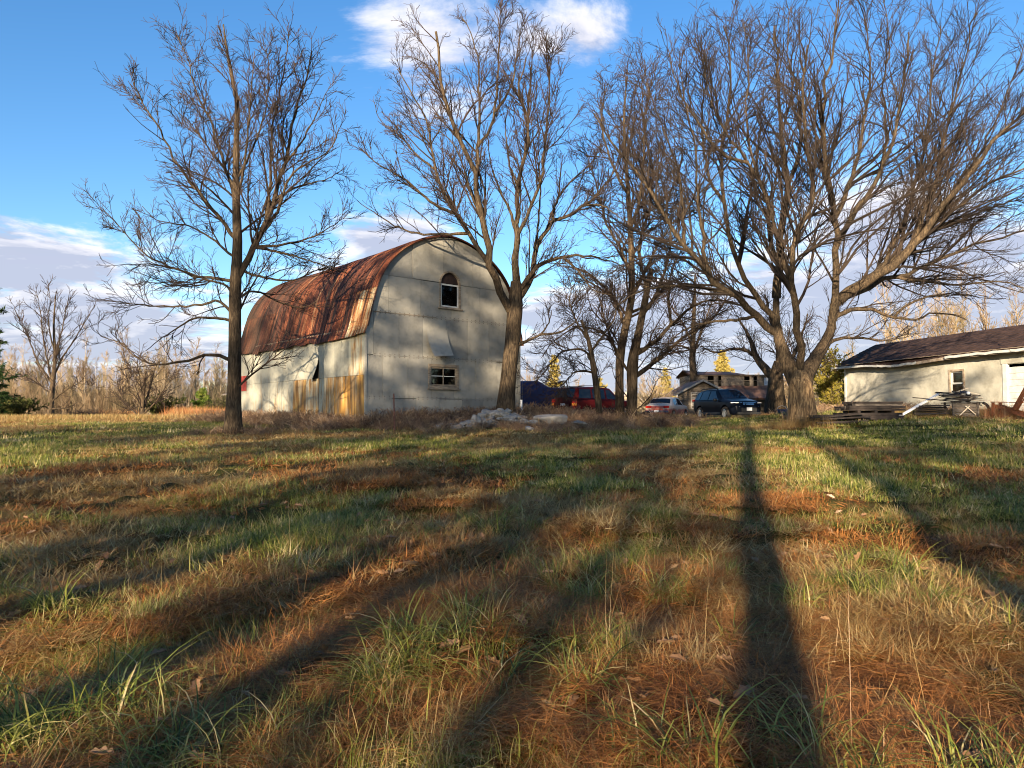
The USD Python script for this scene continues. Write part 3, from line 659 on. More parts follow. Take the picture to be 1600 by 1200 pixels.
traced_tree('bare_tree', 'bare tall tree at the far left end of the barn side wall', 25.5,
            [(364, 668), (365, 640), (366, 600), (367, 540), (367, 480), (368, 446), (371, 387), (369, 313), (369, 240), (371, 167), (360, 112), (349, 38)],
            [12.5, 11, 10.3, 9.8, 9.2, 9, 7.6, 6, 4.8, 3.5, 2.3, 1.0], T1, rng,
            [LV(count=330, t0=0.10, lscale=0.40, lmin=0.7, lmax=3.2, ang=(22, 55), up=0.20, n=8, wig=0.12, rmin=0.009),
             LV(count=1900, t0=0.08, lscale=0.52, lmin=0.5, lmax=2.2, ang=(22, 50), up=0.13, n=6, wig=0.11, rmin=0.0078),
             LV(count=6500, t0=0.12, lscale=0.48, lmin=0.25, lmax=0.85, ang=(25, 55), up=0.10, n=4, wig=0.14, rmin=0.0063)])
# -- the tree against the barn's right corner
T2 = [(0, 8, 3, [(803, 500), (789, 470), (774, 437), (764, 401), (756, 350), (745, 295), (742, 269), (731, 240), (712, 211), (698, 167), (687, 112), (681, 49)]),
      (1, 3.5, 1.2, [(742, 269), (747, 233), (749, 167), (747, 93), (738, 57), (722, 28)]),
      (1, 5, 1.5, [(772, 430), (738, 372), (716, 335), (683, 277), (676, 240), (665, 185), (646, 148), (621, 108)]),
      (3, 3.5, 1.1, [(716, 335), (687, 324), (661, 306), (628, 277), (588, 255), (560, 229)]),
      (3, 3.2, 1.0, [(738, 372), (716, 365), (668, 366), (624, 357), (595, 339), (558, 313)]),
      (2, 3, 1.0, [(747, 233), (764, 203), (775, 159), (778, 93), (780, 42), (783, 5)]),
      (6, 2.6, 0.9, [(770, 180), (797, 137), (808, 90), (811, 57), (824, 30)]),
      (0, 6.5, 1.8, [(806, 440), (806, 368), (809, 313), (815, 258), (826, 222), (824, 190), (811, 140), (822, 90)]),
      (8, 3.4, 1.0, [(806, 368), (795, 325), (782, 299), (767, 255), (762, 215)]),
      (8, 3.6, 1.1, [(808, 360), (833, 313), (848, 269), (852, 222), (859, 148), (852, 57)]),
      (8, 3, 1.0, [(819, 240), (826, 170), (830, 112), (833, 57)]),
      (0, 6.5, 1.6, [(815, 470), (826, 442), (841, 379), (863, 350), (899, 332), (936, 299), (962, 258), (969, 235)]),
      (12, 3, 1.0, [(863, 350), (870, 313), (888, 288), (921, 258), (940, 225)]),
      (0, 6, 1.4, [(816, 480), (833, 425), (855, 409), (877, 401), (907, 400), (943, 405), (975, 418)]),
      (14, 2.5, 0.9, [(877, 403), (907, 427), (930, 455), (955, 460)]),
      (0, 4, 1.0, [(811, 542), (827, 531), (842, 524), (857, 505), (862, 485)]),
      (16, 2.5, 0.8, [(842, 524), (870, 520), (900, 500), (912, 470)]),
      (12, 2.6, 0.9, [(836, 400), (843, 320), (845, 280), (838, 235), (850, 190)]),
      (1, 2.6, 0.9, [(756, 350), (735, 300), (722, 255), (700, 215), (668, 200)]),
      (8, 2.4, 0.9, [(812, 290), (795, 250), (790, 200), (800, 160)]),
      (12, 2.4, 0.9, [(905, 328), (935, 320), (962, 335), (985, 350)]),
      (3, 2.4, 0.9, [(680, 262), (650, 240), (618, 205), (596, 190), (585, 160)])]
rng = np.random.default_rng(12)
traced_tree('bare_tree', 'bare forked tree standing against the right corner of the barn gable', 28.6,
            [(790, 648), (791, 625), (795, 583), (800, 540), (803, 504), (805, 475), (806, 440)], [15, 13, 12, 12, 12.5, 12, 8], T2, rng,
            [LV(count=330, t0=0.10, lscale=0.40, lmin=0.7, lmax=3.0, ang=(22, 52), up=0.22, n=8, wig=0.12, rmin=0.009),
             LV(count=1900, t0=0.08, lscale=0.52, lmin=0.5, lmax=2.2, ang=(22, 50), up=0.13, n=6, wig=0.11, rmin=0.0078),
             LV(count=6500, t0=0.12, lscale=0.48, lmin=0.25, lmax=0.85, ang=(25, 55), up=0.10, n=4, wig=0.14, rmin=0.0063)], bark_m='bark')
# -- the big spreading tree on the right
T5 = [(0, 18.5, 9, [(1250, 616), (1239, 586), (1228, 562), (1218, 535), (1213, 500), (1213, 465)]),
      (1, 9, 3, [(1213, 465), (1217, 411), (1222, 370), (1227, 327), (1231, 280), (1222, 210), (1213, 93), (1210, 40)]),
      (1, 8, 2, [(1216, 525), (1202, 512), (1177, 490), (1145, 461), (1109, 433), (1073, 386), (1038, 340), (1017, 299), (975, 243), (928, 177)]),
      (1, 6, 2, [(1215, 495), (1199, 485), (1161, 429), (1143, 383), (1133, 327), (1129, 270), (1129, 225), (1138, 177), (1142, 110), (1130, 40)]),
      (2, 5, 1.5, [(1217, 411), (1203, 359), (1199, 303), (1171, 261), (1150, 225), (1120, 180), (1105, 120), (1085, 60)]),
      (0, 18, 10, [(1253, 618), (1262, 582), (1278, 555), (1292, 530), (1299, 508), (1310, 470)]),
      (6, 8, 2.5, [(1299, 508), (1304, 470), (1306, 420), (1306, 350), (1297, 299), (1287, 220), (1287, 140), (1306, 61), (1310, 10)]),
      (6, 11, 2.5, [(1310, 470), (1335, 448), (1367, 434), (1413, 397), (1474, 322), (1521, 261), (1563, 210), (1600, 173), (1640, 130)]),
      (8, 6, 2, [(1340, 445), (1385, 411), (1460, 359), (1530, 299), (1600, 261), (1650, 230)]),
      (6, 6, 1.8, [(1306, 480), (1345, 455), (1460, 411), (1530, 380), (1600, 361), (1660, 340)]),
      (6, 5, 1.5, [(1302, 500), (1329, 485), (1360, 483), (1390, 495), (1430, 500), (1460, 490), (1510, 500)]),
      (7, 6, 2, [(1306, 400), (1320, 360), (1339, 327), (1371, 280), (1399, 200), (1413, 117), (1420, 50)]),
      (0, 8, 2.5, [(1252, 590), (1250, 545), (1246, 495), (1236, 420), (1245, 370), (1273, 303), (1262, 230), (1255, 150), (1262, 70)]),
      (8, 5, 1.6, [(1413, 397), (1445, 330), (1470, 250), (1490, 160), (1510, 80), (1525, 20)]),
      (8, 5, 1.6, [(1380, 425), (1410, 350), (1430, 290), (1450, 210), (1455, 120), (1470, 40)]),
      (7, 5, 1.6, [(1306, 350), (1340, 250), (1352, 180), (1360, 100), (1350, 20)]),
      (3, 4, 1.3, [(1073, 386), (1068, 330), (1060, 270), (1040, 210), (1020, 160), (1010, 130)]),
      (3, 4, 1.3, [(1109, 433), (1098, 370), (1090, 300), (1085, 230), (1070, 160), (1062, 100)]),
      (3, 4, 1.3, [(1145, 461), (1110, 452), (1060, 446), (1010, 452), (975, 470), (950, 500)]),
      (3, 3.5, 1.2, [(1177, 490), (1150, 500), (1110, 503), (1070, 515), (1040, 545)]),
      (9, 4, 1.4, [(1460, 359), (1510, 340), (1560, 320), (1610, 310)]),
      (9, 4, 1.4, [(1420, 385), (1500, 290), (1545, 210), (1580, 130), (1600, 70)]),
      (13, 4, 1.3, [(1238, 430), (1205, 330), (1180, 260), (1165, 180), (1170, 100), (1160, 30)]),
      (10, 3.5, 1.2, [(1400, 430), (1450, 440), (1500, 445), (1560, 440), (1600, 450)]),
      (5, 3.5, 1.2, [(1171, 261), (1130, 240), (1090, 190), (1060, 140), (1045, 80)]),
      (2, 4, 1.3, [(1230, 280), (1250, 220), (1248, 150), (1230, 80), (1236, 10)]),
      (6, 4, 1.3, [(1285, 540), (1310, 530), (1340, 527), (1380, 532), (1420, 525)]),
      (11, 3, 1.1, [(1390, 495), (1420, 475), (1470, 460), (1530, 465)]),
      (4, 3.5, 1.2, [(1133, 327), (1105, 270), (1098, 200), (1100, 130), (1110, 60)]),
      (12, 3.5, 1.2, [(1371, 280), (1385, 220), (1380, 140), (1390, 60), (1380, 0)])]
rng = np.random.default_rng(13)
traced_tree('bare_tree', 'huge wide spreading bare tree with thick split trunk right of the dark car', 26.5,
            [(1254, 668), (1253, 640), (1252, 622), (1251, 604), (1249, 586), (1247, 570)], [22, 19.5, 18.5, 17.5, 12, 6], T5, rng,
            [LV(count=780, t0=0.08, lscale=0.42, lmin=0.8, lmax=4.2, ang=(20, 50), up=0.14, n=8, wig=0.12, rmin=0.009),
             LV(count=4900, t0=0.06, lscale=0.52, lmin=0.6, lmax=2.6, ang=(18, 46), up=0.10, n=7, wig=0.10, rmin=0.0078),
             LV(count=15500, t0=0.10, lscale=0.5, lmin=0.35, lmax=1.2, ang=(18, 50), up=0.08, n=4, wig=0.12, rmin=0.0058)], bark_m='bark_pale_lit', twig_m='twig_dark', flare=0.35, spread=0.6)
# -- the slimmer trees in the middle
T4a = [(0, 4, 1.2, [(977, 512), (960, 470), (935, 440), (905, 420), (870, 415)]),
       (0, 4, 1.2, [(987, 465), (1005, 430), (1030, 380), (1060, 340), (1090, 325)]),
       (0, 3.5, 1.2, [(987, 440), (970, 390), (945, 340), (930, 280), (912, 230)]),
       (0, 3.5, 1.1, [(984, 360), (1000, 310), (1005, 250), (1010, 180), (1020, 120)]),
       (0, 3.2, 1.0, [(980, 300), (955, 250), (940, 190), (950, 130)]),
       (0, 3, 1.0, [(970, 560), (940, 520), (905, 510), (870, 530), (845, 560)]),
       (0, 3, 1.0, [(984, 480), (1020, 470), (1050, 440), (1085, 430)])]
T4b = [(0, 5, 1.5, [(992, 560), (1022, 535), (1052, 505), (1081, 480), (1110, 470), (1150, 475)]),
       (0, 5, 1.5, [(996, 590), (1030, 560), (1052, 540), (1081, 519), (1120, 490), (1140, 450)]),
       (0, 4, 1.2, [(1005, 490), (1030, 450), (1045, 400), (1050, 340), (1060, 280)]),
       (0, 3.5, 1.2, [(1013, 451), (1000, 390), (1012, 330), (1020, 270), (1005, 200), (1007, 93)]),
       (0, 3, 1.0, [(988, 590), (965, 550), (945, 500), (935, 460), (915, 430)]),
       (1, 3, 1.0, [(1052, 505), (1045, 450), (1060, 400), (1090, 370)])]
T4c = [(0, 2.5, 0.9, [(925, 565), (905, 545), (880, 550), (855, 575), (835, 600)]),
       (0, 2.5, 0.9, [(920, 535), (900, 500), (890, 470), (900, 440)]),
       (0, 2.5, 0.9, [(922, 550), (945, 520), (962, 490), (965, 450)]),
       (0, 2.2, 0.9, [(928, 580), (905, 580), (880, 600), (862, 620)])]
for nm, lab, dep, tp, tr, T, seed, c in (
        ('bare_tree', 'slim bare tree right of the red car, left of two close trunks', 30.5, [(968, 660), (968, 640), (968, 600), (968, 572), (977, 512), (987, 465), (987, 422), (984, 340), (980, 280), (975, 200), (980, 120)], [8.5, 7, 6.5, 6.5, 6, 5.5, 5, 4, 3, 2, 1], T4a, 21, 1.0),
        ('bare_tree', 'leaning bare tree with low forks just left of the old beige car', 30.0, [(986, 662), (987, 640), (988, 600), (988, 575), (998, 519), (1010, 460), (1018, 420)], [10, 8, 8, 9, 6, 5, 4], T4b, 22, 1.0),
        ('bare_tree', 'small crooked bare tree in front of the red vehicle', 29.5, [(937, 662), (935, 630), (932, 605), (927, 572), (919, 529), (908, 500)], [6, 5, 5, 4.5, 3, 2], T4c, 23, 0.5)):
    rng = np.random.default_rng(seed)
    traced_tree(nm, lab, dep, tp, tr, T, rng,
                [LV(count=int(220 * c), t0=0.08, lscale=0.42, lmin=0.8, lmax=3.4, ang=(28, 62), up=0.10, n=8, wig=0.18, rmin=0.009),
                 LV(count=int(1350 * c), t0=0.08, lscale=0.5, lmin=0.5, lmax=1.9, ang=(26, 58), up=0.06, n=6, wig=0.15, rmin=0.0075),
                 LV(count=int(3900 * c), t0=0.15, lscale=0.48, lmin=0.25, lmax=0.9, ang=(26, 60), up=0.05, n=4, wig=0.17, rmin=0.006)])
# -- far left tree and shrub, trees by the old house
T6 = [(0, 2.2, 0.7, [(80, 600), (62, 570), (45, 530), (30, 500), (22, 478)]), (0, 2.2, 0.7, [(81, 600), (73, 560), (66, 515), (62, 480), (55, 455)]),
      (0, 2.0, 0.7, [(85, 590), (100, 555), (120, 525), (138, 495), (150, 470)]), (0, 2.0, 0.7, [(84, 580), (92, 540), (100, 500), (108, 460)]),
      (0, 1.8, 0.6, [(80, 615), (60, 600), (40, 590), (20, 588)]), (0, 1.8, 0.6, [(82, 625), (100, 612), (125, 600), (150, 605)]),
      (0, 1.6, 0.6, [(79, 640), (100, 638), (125, 645)]), (0, 1.6, 0.6, [(83, 555), (76, 500), (78, 470), (75, 446)])]
rng = np.random.default_rng(31)
traced_tree('bare_tree', 'bare round crowned tree standing at the far left edge of the field', 62, [(79, 655), (79, 640), (81, 615), (84, 585), (86, 555), (84, 510), (88, 455)], [4.5, 4, 3.8, 3.2, 2.2, 1.5, 0.7], T6, rng,
            [LV(count=150, t0=0.08, lscale=0.36, lmin=0.8, lmax=4.5, ang=(22, 52), up=0.3, n=7, wig=0.13, rmin=0.016), LV(count=1100, t0=0.1, lscale=0.42, lmin=0.5, lmax=2.0, ang=(22, 55), up=0.2, n=5, wig=0.16, rmin=0.013)], twig_m='twig')
T7 = [(0, 2.4, 0.8, [(222, 645), (212, 622), (200, 605), (205, 580), (195, 560)]), (0, 2.4, 0.8, [(224, 640), (232, 615), (240, 585), (250, 560)]), (0, 2, 0.8, [(223, 648), (245, 625), (262, 600), (275, 590)]),
      (0, 2, 0.8, [(220, 650), (205, 640), (190, 620), (182, 590)]), (0, 2, 0.8, [(222, 640), (220, 600), (215, 570), (222, 550)])]
rng = np.random.default_rng(32)
traced_tree('bare_shrub', 'many stemmed bare shrub with tangled twigs, left of the barn beyond the field', 56, [(223, 656), (223, 648), (223, 635), (225, 610), (228, 580)], [4, 3.5, 2.6, 2, 1], T7, rng,
            [LV(count=120, t0=0.05, lscale=0.5, lmin=0.6, lmax=2.6, ang=(25, 65), up=0.15, n=6, wig=0.22, rmin=0.014), LV(count=900, t0=0.1, lscale=0.45, lmin=0.4, lmax=1.3, ang=(30, 70), up=0.1, n=4, wig=0.25, rmin=0.011)])
T8 = [(0, 10, 3, [(1212, 594), (1197, 578), (1180, 555), (1172, 530), (1155, 500)]), (0, 10, 2.5, [(1214, 594), (1218, 550), (1205, 500), (1195, 460)]), (0, 6, 2, [(1216, 590), (1235, 565), (1250, 530), (1262, 490)]),
      (1, 4, 1.5, [(1180, 555), (1150, 545), (1120, 550), (1095, 540)])]
rng = np.random.default_rng(33)
traced_tree('bare_tree', 'thick bare tree beside the old house, behind the dark parked car', 44, [(1212, 634), (1212, 612), (1212, 594), (1213, 578), (1214, 564)], [14, 12.5, 11.5, 8, 4], T8, rng,
            [LV(count=110, t0=0.1, lscale=0.45, lmin=0.8, lmax=4.0, ang=(25, 60), up=0.2, n=7, wig=0.18, rmin=0.012), LV(count=900, t0=0.1, lscale=0.42, lmin=0.5, lmax=1.8, ang=(28, 62), up=0.12, n=5, wig=0.2, rmin=0.0095)])
T9 = [(0, 3, 1, [(1082, 560), (1095, 520), (1110, 480), (1118, 450)]), (0, 3, 1, [(1083, 545), (1070, 510), (1050, 480), (1040, 450)]), (0, 2.5, 1, [(1083, 530), (1098, 505), (1130, 490)]), (0, 2.5, 1, [(1082, 550), (1060, 540), (1035, 545)])]
rng = np.random.default_rng(34)
traced_tree('bare_tree', 'straight bare tree rising behind the roof of the old house', 60, [(1083, 640), (1083, 590), (1082, 560), (1083, 520), (1085, 470), (1086, 430)], [6, 5, 5, 4, 2.5, 1.2], T9, rng,
            [LV(count=100, t0=0.1, lscale=0.45, lmin=0.8, lmax=4.0, ang=(25, 60), up=0.15, n=7, wig=0.18, rmin=0.015), LV(count=900, t0=0.1, lscale=0.42, lmin=0.5, lmax=1.8, ang=(28, 62), up=0.1, n=5, wig=0.2, rmin=0.013)])

# -- free-grown trees: the grove behind the photographer (it throws the long shadows) and the pale wood along the skyline
def grown_tree(name, label, cat, H, r, rng, n_limbs, crown0, levels, trunk_m, twig_m, ang=(25, 55), up=0.25, group=None, llen=0.4, fork=False):
    root = thing(name, label, cat, (0, 0, 0), 0, group)
    n = 14; z = np.linspace(-0.4, H, n); P = np.stack([np.cumsum(rng.normal(0, 0.012 * H / n * 2, n)), np.cumsum(rng.normal(0, 0.012 * H / n * 2, n)), z], 1); P[:, :2] -= P[1, :2]
    R = r * np.clip(1.02 - np.linspace(0, 1, n) ** 1.1, 0.05, 1)
    obj('trunk', trunk_mesh(P, R, rng, 9, 0.4) if r > 0.12 else tubes(P[None], R[None], 5), trunk_m, root, smooth=True)
    p, q = spawn(P[None], R[None], rng, n_limbs, crown0, llen, 0.15 * H * llen, H, ang, up, 9, 0.12, 0.01, 0.62)
    obj('limbs', tubes(p, q, 5 if r > 0.12 else 3), trunk_m if r > 0.12 else twig_m, root)
    parts = []
    for lv in levels:
        p, q = spawn(p, q, rng, **lv); parts.append(tubes(p, q, 3))
    if parts: tag(obj('twigs', join(parts), twig_m, root), kind='stuff')
    return root

def shade_pine(label, H, r, crown0, rng, nb, reach, group):
    """A tall pine whose needles sit in separate clumps along tiered branches."""
    root = thing('shade_pine', label, 'tree', (0, 0, 0), 0, group)
    n = 16; z = np.linspace(-0.5, H, n); P = np.stack([np.cumsum(rng.normal(0, 0.05, n)), np.cumsum(rng.normal(0, 0.05, n)), z], 1); P[:, :2] -= P[1, :2]
    R = r * np.clip(1.03 - np.linspace(0, 1, n) ** 1.2, 0.06, 1)
    obj('trunk', trunk_mesh(P, R, rng, 10, 0.35), M['bark'], root, smooth=True)
    B, C = [], []
    for k in range(nb):
        t = crown0 + (0.98 - crown0) * (k + rng.random()) / nb
        a = rng.uniform(0, 2 * np.pi); L = reach * (1.0 - 0.75 * (t - crown0) / (1 - crown0)) * rng.uniform(0.45, 1.15); s_ = np.linspace(0, 1, 6)
        p0 = np.array([np.interp(t * H, z, P[:, 0]), np.interp(t * H, z, P[:, 1]), t * H])
        bp = p0 + np.stack([np.cos(a) * L * s_, np.sin(a) * L * s_, L * (0.22 * s_ - 0.12 * s_ ** 2)], 1) + rng.normal(0, 0.05, (6, 3)) * s_[:, None]
        B.append(bp)
        for q in range(int(2 + L * 2.0)):
            u = rng.uniform(0.30, 1.03); x = np.clip(u * 5, 0, 4.999); i = int(x); c = bp[i] + (bp[i + 1] - bp[i]) * (x - i)
            C.append(c + rng.normal(0, 0.16, 3) * (0.4 + L * 0.35))
    B = np.array(B); obj('branches', tubes(B, np.linspace(0.035, 0.012, 6)[None].repeat(len(B), 0), 3), M['bark'], root)
    C = np.array(C); per = 46; N = len(C) * per
    c = np.repeat(C, per, 0); rad = np.repeat(rng.uniform(0.22, 0.55, len(C)), per)[:, None]
    d = rng.normal(size=(N, 3)); d /= np.linalg.norm(d, axis=1, keepdims=True); pos = c + d * rad * rng.random((N, 1)) ** 0.5 * [1.15, 1.15, 0.7]
    o = rng.normal(size=(N, 3)); o /= np.linalg.norm(o, axis=1, keepdims=True); w = np.cross(o, d); w /= np.linalg.norm(w, axis=1, keepdims=True) + 1e-9
    Ln = rng.uniform(0.12, 0.26, (N, 1)); V = np.stack([pos - w * 0.022, pos + w * 0.022, pos + o * Ln], 1).reshape(-1, 3)
    tag(obj('needles', (V, np.arange(N * 3).reshape(-1, 3)), M['pine_needle'], root), kind='stuff')
    return root

def shade_grove():
    g = 'pine grove behind the camera'
    labs = ('tall pine standing behind the camera, bare below and shading the meadow', 'low branched pine standing behind the camera, shading the meadow', 'bare forking tree standing close behind the camera, shading the meadow')
    roots = {}
    for i, (x0, back, s, rz, kind) in enumerate(SHADE):
        s = (s * 1.25, s * 1.25, s) if kind == 0 and 0 < i and back < 20.5 else s
        x, y = x0 - 0.3147 * back, -back
        loc = (x, y, gz(x, y))
        if kind not in roots and kind == 2:
            roots[kind] = grown_tree('shade_tree', labs[2], 'tree', 11, 0.17, np.random.default_rng(57), 16, 0.16,
                       [LV(count=150, t0=0.1, lscale=0.45, lmin=0.6, lmax=2.6, ang=(25, 60), up=0.15, n=6, wig=0.15, rmin=0.014), LV(count=800, t0=0.1, lscale=0.42, lmin=0.4, lmax=1.2, ang=(25, 60), up=0.1, n=4, wig=0.2, rmin=0.011)], M['bark'], M['twig'], ang=(30, 65), up=0.2, llen=0.42, group=g + ' (bare trees)')
            UsdGeom.Xformable(roots[kind]).GetOrderedXformOps()[0].Set(Gf.Vec3d(*loc))
        elif kind not in roots:
            rng = np.random.default_rng(51 + kind)
            roots[kind] = shade_pine(labs[kind], 19, 0.22, 0.54, rng, 40, 3.0, g + ' (tall)') if kind == 0 else shade_pine(labs[kind], 16, 0.21, 0.15, rng, 60, 3.0, g + ' (low branched)')
            UsdGeom.Xformable(roots[kind]).GetOrderedXformOps()[0].Set(Gf.Vec3d(*loc))
        else:
            copy(roots[kind], labs[kind], loc, rz, s)
# (x where the tree's shadow line crosses y = 0, distance behind, scale, turn, kind)
SHADE = [(0.06, 11, 1.0, 0, 0), (-1.25, 27, 0.8, 1.1, 0), (-2.4, 16, 0.95, 2.0, 0), (-3.4, 31, 1.0, 2.9, 0), (-4.7, 15, 1.0, 4.1, 0), (-5.6, 34, 1.1, 5.0, 0), (-6.5, 20, 0.95, 0.7, 0),
         (-8.4, 17, 1.0, 5.5, 0), (-10.3, 22, 1.1, 3.2, 0), (-11.4, 18, 1.1, 0.3, 0), (-12.4, 30, 1.2, 4.6, 0), (-13.6, 21, 1.15, 1.3, 0), (-16.3, 25, 1.1, 0.9, 0),
         (-18.2, 29, 1.2, 3.9, 0), (-20.2, 24, 1.1, 5.2, 0), (-23, 33, 1.25, 2.6, 0), (-26, 28, 1.2, 1.9, 0),
         (1.8, 16, 0.9, 2.4, 0), (2.9, 38, 0.8, 0.5, 0), (4.6, 33, 0.9, 1.5, 0), (6.0, 41, 1.0, 4.4, 0), (7.3, 19, 1.0, 3.0, 0), (9.6, 31, 1.0, 5.7, 0), (12.2, 37, 1.1, 2.1, 1),
         (-3.3, 11, 1.0, 0.4, 2), (-5.9, 12.5, 1.1, 2.2, 2), (-9.6, 15, 1.1, 5.1, 2), (-12.0, 14, 1.0, 1.2, 2), (-1.2, 14, 0.8, 3.1, 2), (3.2, 12, 0.9, 0.9, 2), (5.2, 15, 1.0, 5.8, 2)]
shade_grove()

def far_wood():
    protos = []
    rng = np.random.default_rng(61)
    g = 'pale bare trees along the skyline'
    kinds = [('birch_tree', 'slender pale bare birch in the wood along the skyline', 'birch', 'birch_twig'), ('poplar_tree', 'bare tan poplar in the wood along the skyline', 'birch_twig', 'birch_twig'), ('alder_tree', 'bare olive brown tree in the wood along the skyline', 'twig_olive', 'twig_olive')]
    spots = []
    for _ in range(120):
        spots.append((rng.uniform(-60, 350), rng.uniform(78, 125), rng.uniform(0.75, 1.15)))
    for _ in range(34):
        spots.append((rng.uniform(815, 1090), rng.uniform(95, 140), rng.uniform(0.55, 0.85)))
    for _ in range(60):
        spots.append((rng.uniform(1270, 1680), rng.uniform(75, 120), rng.uniform(0.8, 1.2) * (1.0 + 0.9 * max(0, (px_ := 0)))))
    for _ in range(46):
        spots.append((rng.uniform(1380, 1700), rng.uniform(58, 80), rng.uniform(1.0, 1.5)))
    roots = {}
    for i, (px, d, s) in enumerate(spots):
        k = [0, 1, 1, 2][int(rng.integers(4))] if i % 5 else 0
        p = at(px, 650, d); x, y = p[0], p[1]
        var = int(rng.integers(2))
        nm, lab, tm, wm = kinds[k]
        key = (k, var)
        loc = (x, y, gz(x, y))
        if key not in roots:
            roots[key] = grown_tree(nm, lab, 'tree', 7.0 + var, 0.07 + 0.02 * k, np.random.default_rng(70 + 5 * k + var), 34 if k else 26, 0.18 if k else 0.35,
                         [LV(count=420 if k else 260, t0=0.05, lscale=0.5, lmin=0.4, lmax=1.9, ang=(25, 55), up=0.22, n=4, wig=0.16, rmin=0.011)], M[tm], M[wm], ang=(28, 58), up=0.22, llen=0.36 if k else 0.26, group=g + ' (' + nm.replace('_', ' ') + ')')
            UsdGeom.Xformable(roots[key]).GetOrderedXformOps()[0].Set(Gf.Vec3d(*loc))
        else:
            copy(roots[key], lab, loc, rng.uniform(0, 6.28), (s, s, s * rng.uniform(0.85, 1.2)))
far_wood()

def thicket():
    """The undergrowth of the skyline wood: brush nobody could count."""
    rng = np.random.default_rng(66)
    pi = UsdGeom.PointInstancer.Define(stage, '/World/distant_thicket'); tag(pi, 'pale tan brush and undergrowth filling the wood along the skyline', 'brush', kind='stuff')
    for k in range(4):
        n = 34; P, R = [], []; s_ = np.linspace(0, 1, 7)
        for _ in range(n):
            a = rng.uniform(0, 6.28); h = rng.uniform(1.5, 3.6); e = rng.uniform(0, 0.35) * h; b = rng.normal(0, 0.9, 2)
            P.append(np.stack([b[0] + np.cos(a) * e * s_, b[1] + np.sin(a) * e * s_, -0.2 + h * s_], 1) + rng.normal(0, 0.03, (7, 3))); R.append(np.linspace(0.028, 0.012, 7))
        P, R = np.array(P), np.array(R); c, cr = spawn(P, R, rng, 420, 0.1, 0.4, 0.4, 1.5, (20, 55), 0.3, 4, 0.14, 0.011)
        obj('brush', join([tubes(P, R, 3), tubes(c, cr, 3)]), M[['birch_twig', 'birch', 'birch_twig', 'twig_olive'][k]], pi.GetPrim())
    pi.CreatePrototypesRel().SetTargets([c.GetPath() for c in pi.GetPrim().GetChildren()])
    X, S = [], []
    for lo, hi, d0, d1, n, sc in ((-120, 350, 78, 130, 280, 0.95), (812, 1100, 88, 140, 160, 0.85), (1200, 1720, 70, 125, 260, 1.25)):
        for _ in range(n):
            p = at(rng.uniform(lo, hi), 650, rng.uniform(d0, d1)); X.append((p[0], p[1], gz(p[0], p[1]))); S.append(sc * rng.uniform(0.6, 1.25))
    n = len(X); y = rng.uniform(0, 6.28, n)
    pi.CreatePositionsAttr(Vt.Vec3fArray.FromNumpy(np.array(X, np.float32))); pi.CreateScalesAttr(Vt.Vec3fArray.FromNumpy(np.repeat(np.array(S, np.float32)[:, None], 3, 1)))
    pi.CreateOrientationsAttr(Vt.QuathArray([Gf.Quath(math.cos(q / 2), 0, 0, math.sin(q / 2)) for q in y])); pi.CreateProtoIndicesAttr(Vt.IntArray.FromNumpy(rng.integers(0, 4, n).astype(np.int32)))
thicket()

def needles(P, R, rng, per, length, width):
    """Small needle blades along twigs: two-triangle slivers."""
    N, n, _ = P.shape
    tot = N * per
    idx = np.repeat(np.arange(N), per); t = rng.random(tot) * (n - 1.001); k = t.astype(int); f = (t - k)[:, None]
    pos = P[idx, k] * (1 - f) + P[idx, k + 1] * f
    T = P[idx, k + 1] - P[idx, k]; T /= np.linalg.norm(T, axis=1, keepdims=True) + 1e-9
    v = rng.normal(size=(tot, 3)); d = T * 0.7 + v * 0.6; d /= np.linalg.norm(d, axis=1, keepdims=True)
    s = np.cross(d, rng.normal(size=(tot, 3))); s /= np.linalg.norm(s, axis=1, keepdims=True) + 1e-9
    L = length * rng.uniform(0.6, 1.3, tot)[:, None]; w = width * rng.uniform(0.7, 1.3, tot)[:, None]
    V = np.stack([pos - s * w * 0.5, pos + s * w * 0.5, pos + d * L], 1).reshape(-1, 3)
    return V, np.arange(tot * 3).reshape(-1, 3)

def conifer(name, label, px, base_py, top_py, depth, width, rng, leaf, whorls=22, per=16, nl=0.22, nw=0.05, ragged=0.25, dens=7):
    p = at(px, base_py, depth); x, y = p[0], p[1]; z0 = gz(x, y); H = at(px, top_py, depth)[2] - z0
    root = thing(name, label, 'tree', (x, y, z0))
    obj('trunk', tubes(np.array([[[0, 0, -0.3], [0.02, 0, H * 0.5], [0, 0.02, H]]]), np.array([[H * 0.018 + 0.03, H * 0.011 + 0.015, 0.012]]), 7), M['bark'], root)
    Ps = []
    for w in range(whorls):
        t = 0.06 + 0.92 * (w + rng.random()) / whorls
        Lb = width * (1 - t) ** 0.85 * rng.uniform(1 - ragged, 1 + ragged) + 0.05
        for j in range(dens):
            a = rng.uniform(0, 2 * np.pi); L = Lb * rng.uniform(0.7, 1.1)
            s = np.linspace(0, 1, 5)
            Ps.append(np.stack([np.cos(a) * L * s, np.sin(a) * L * s, t * H + L * (0.10 * s + 0.18 * s ** 2 - 0.12 * s)], 1))
    Ps = np.array(Ps); Rs = np.linspace(0.014, 0.006, 5)[None].repeat(len(Ps), 0)
    obj('branches', tubes(Ps, Rs, 3), M['twig'], root)
    cp, cr = spawn(Ps, Rs, rng, len(Ps) * 4, 0.15, 0.4, 0.08, 0.6, (25, 60), 0.05, 3, 0.1, 0.004)
    a = needles(Ps, Rs, rng, per, nl, nw); b = needles(cp, cr, rng, per // 2 + 2, nl, nw)
    tag(obj('needles', join([a, b]), leaf, root), kind='stuff')
    return root
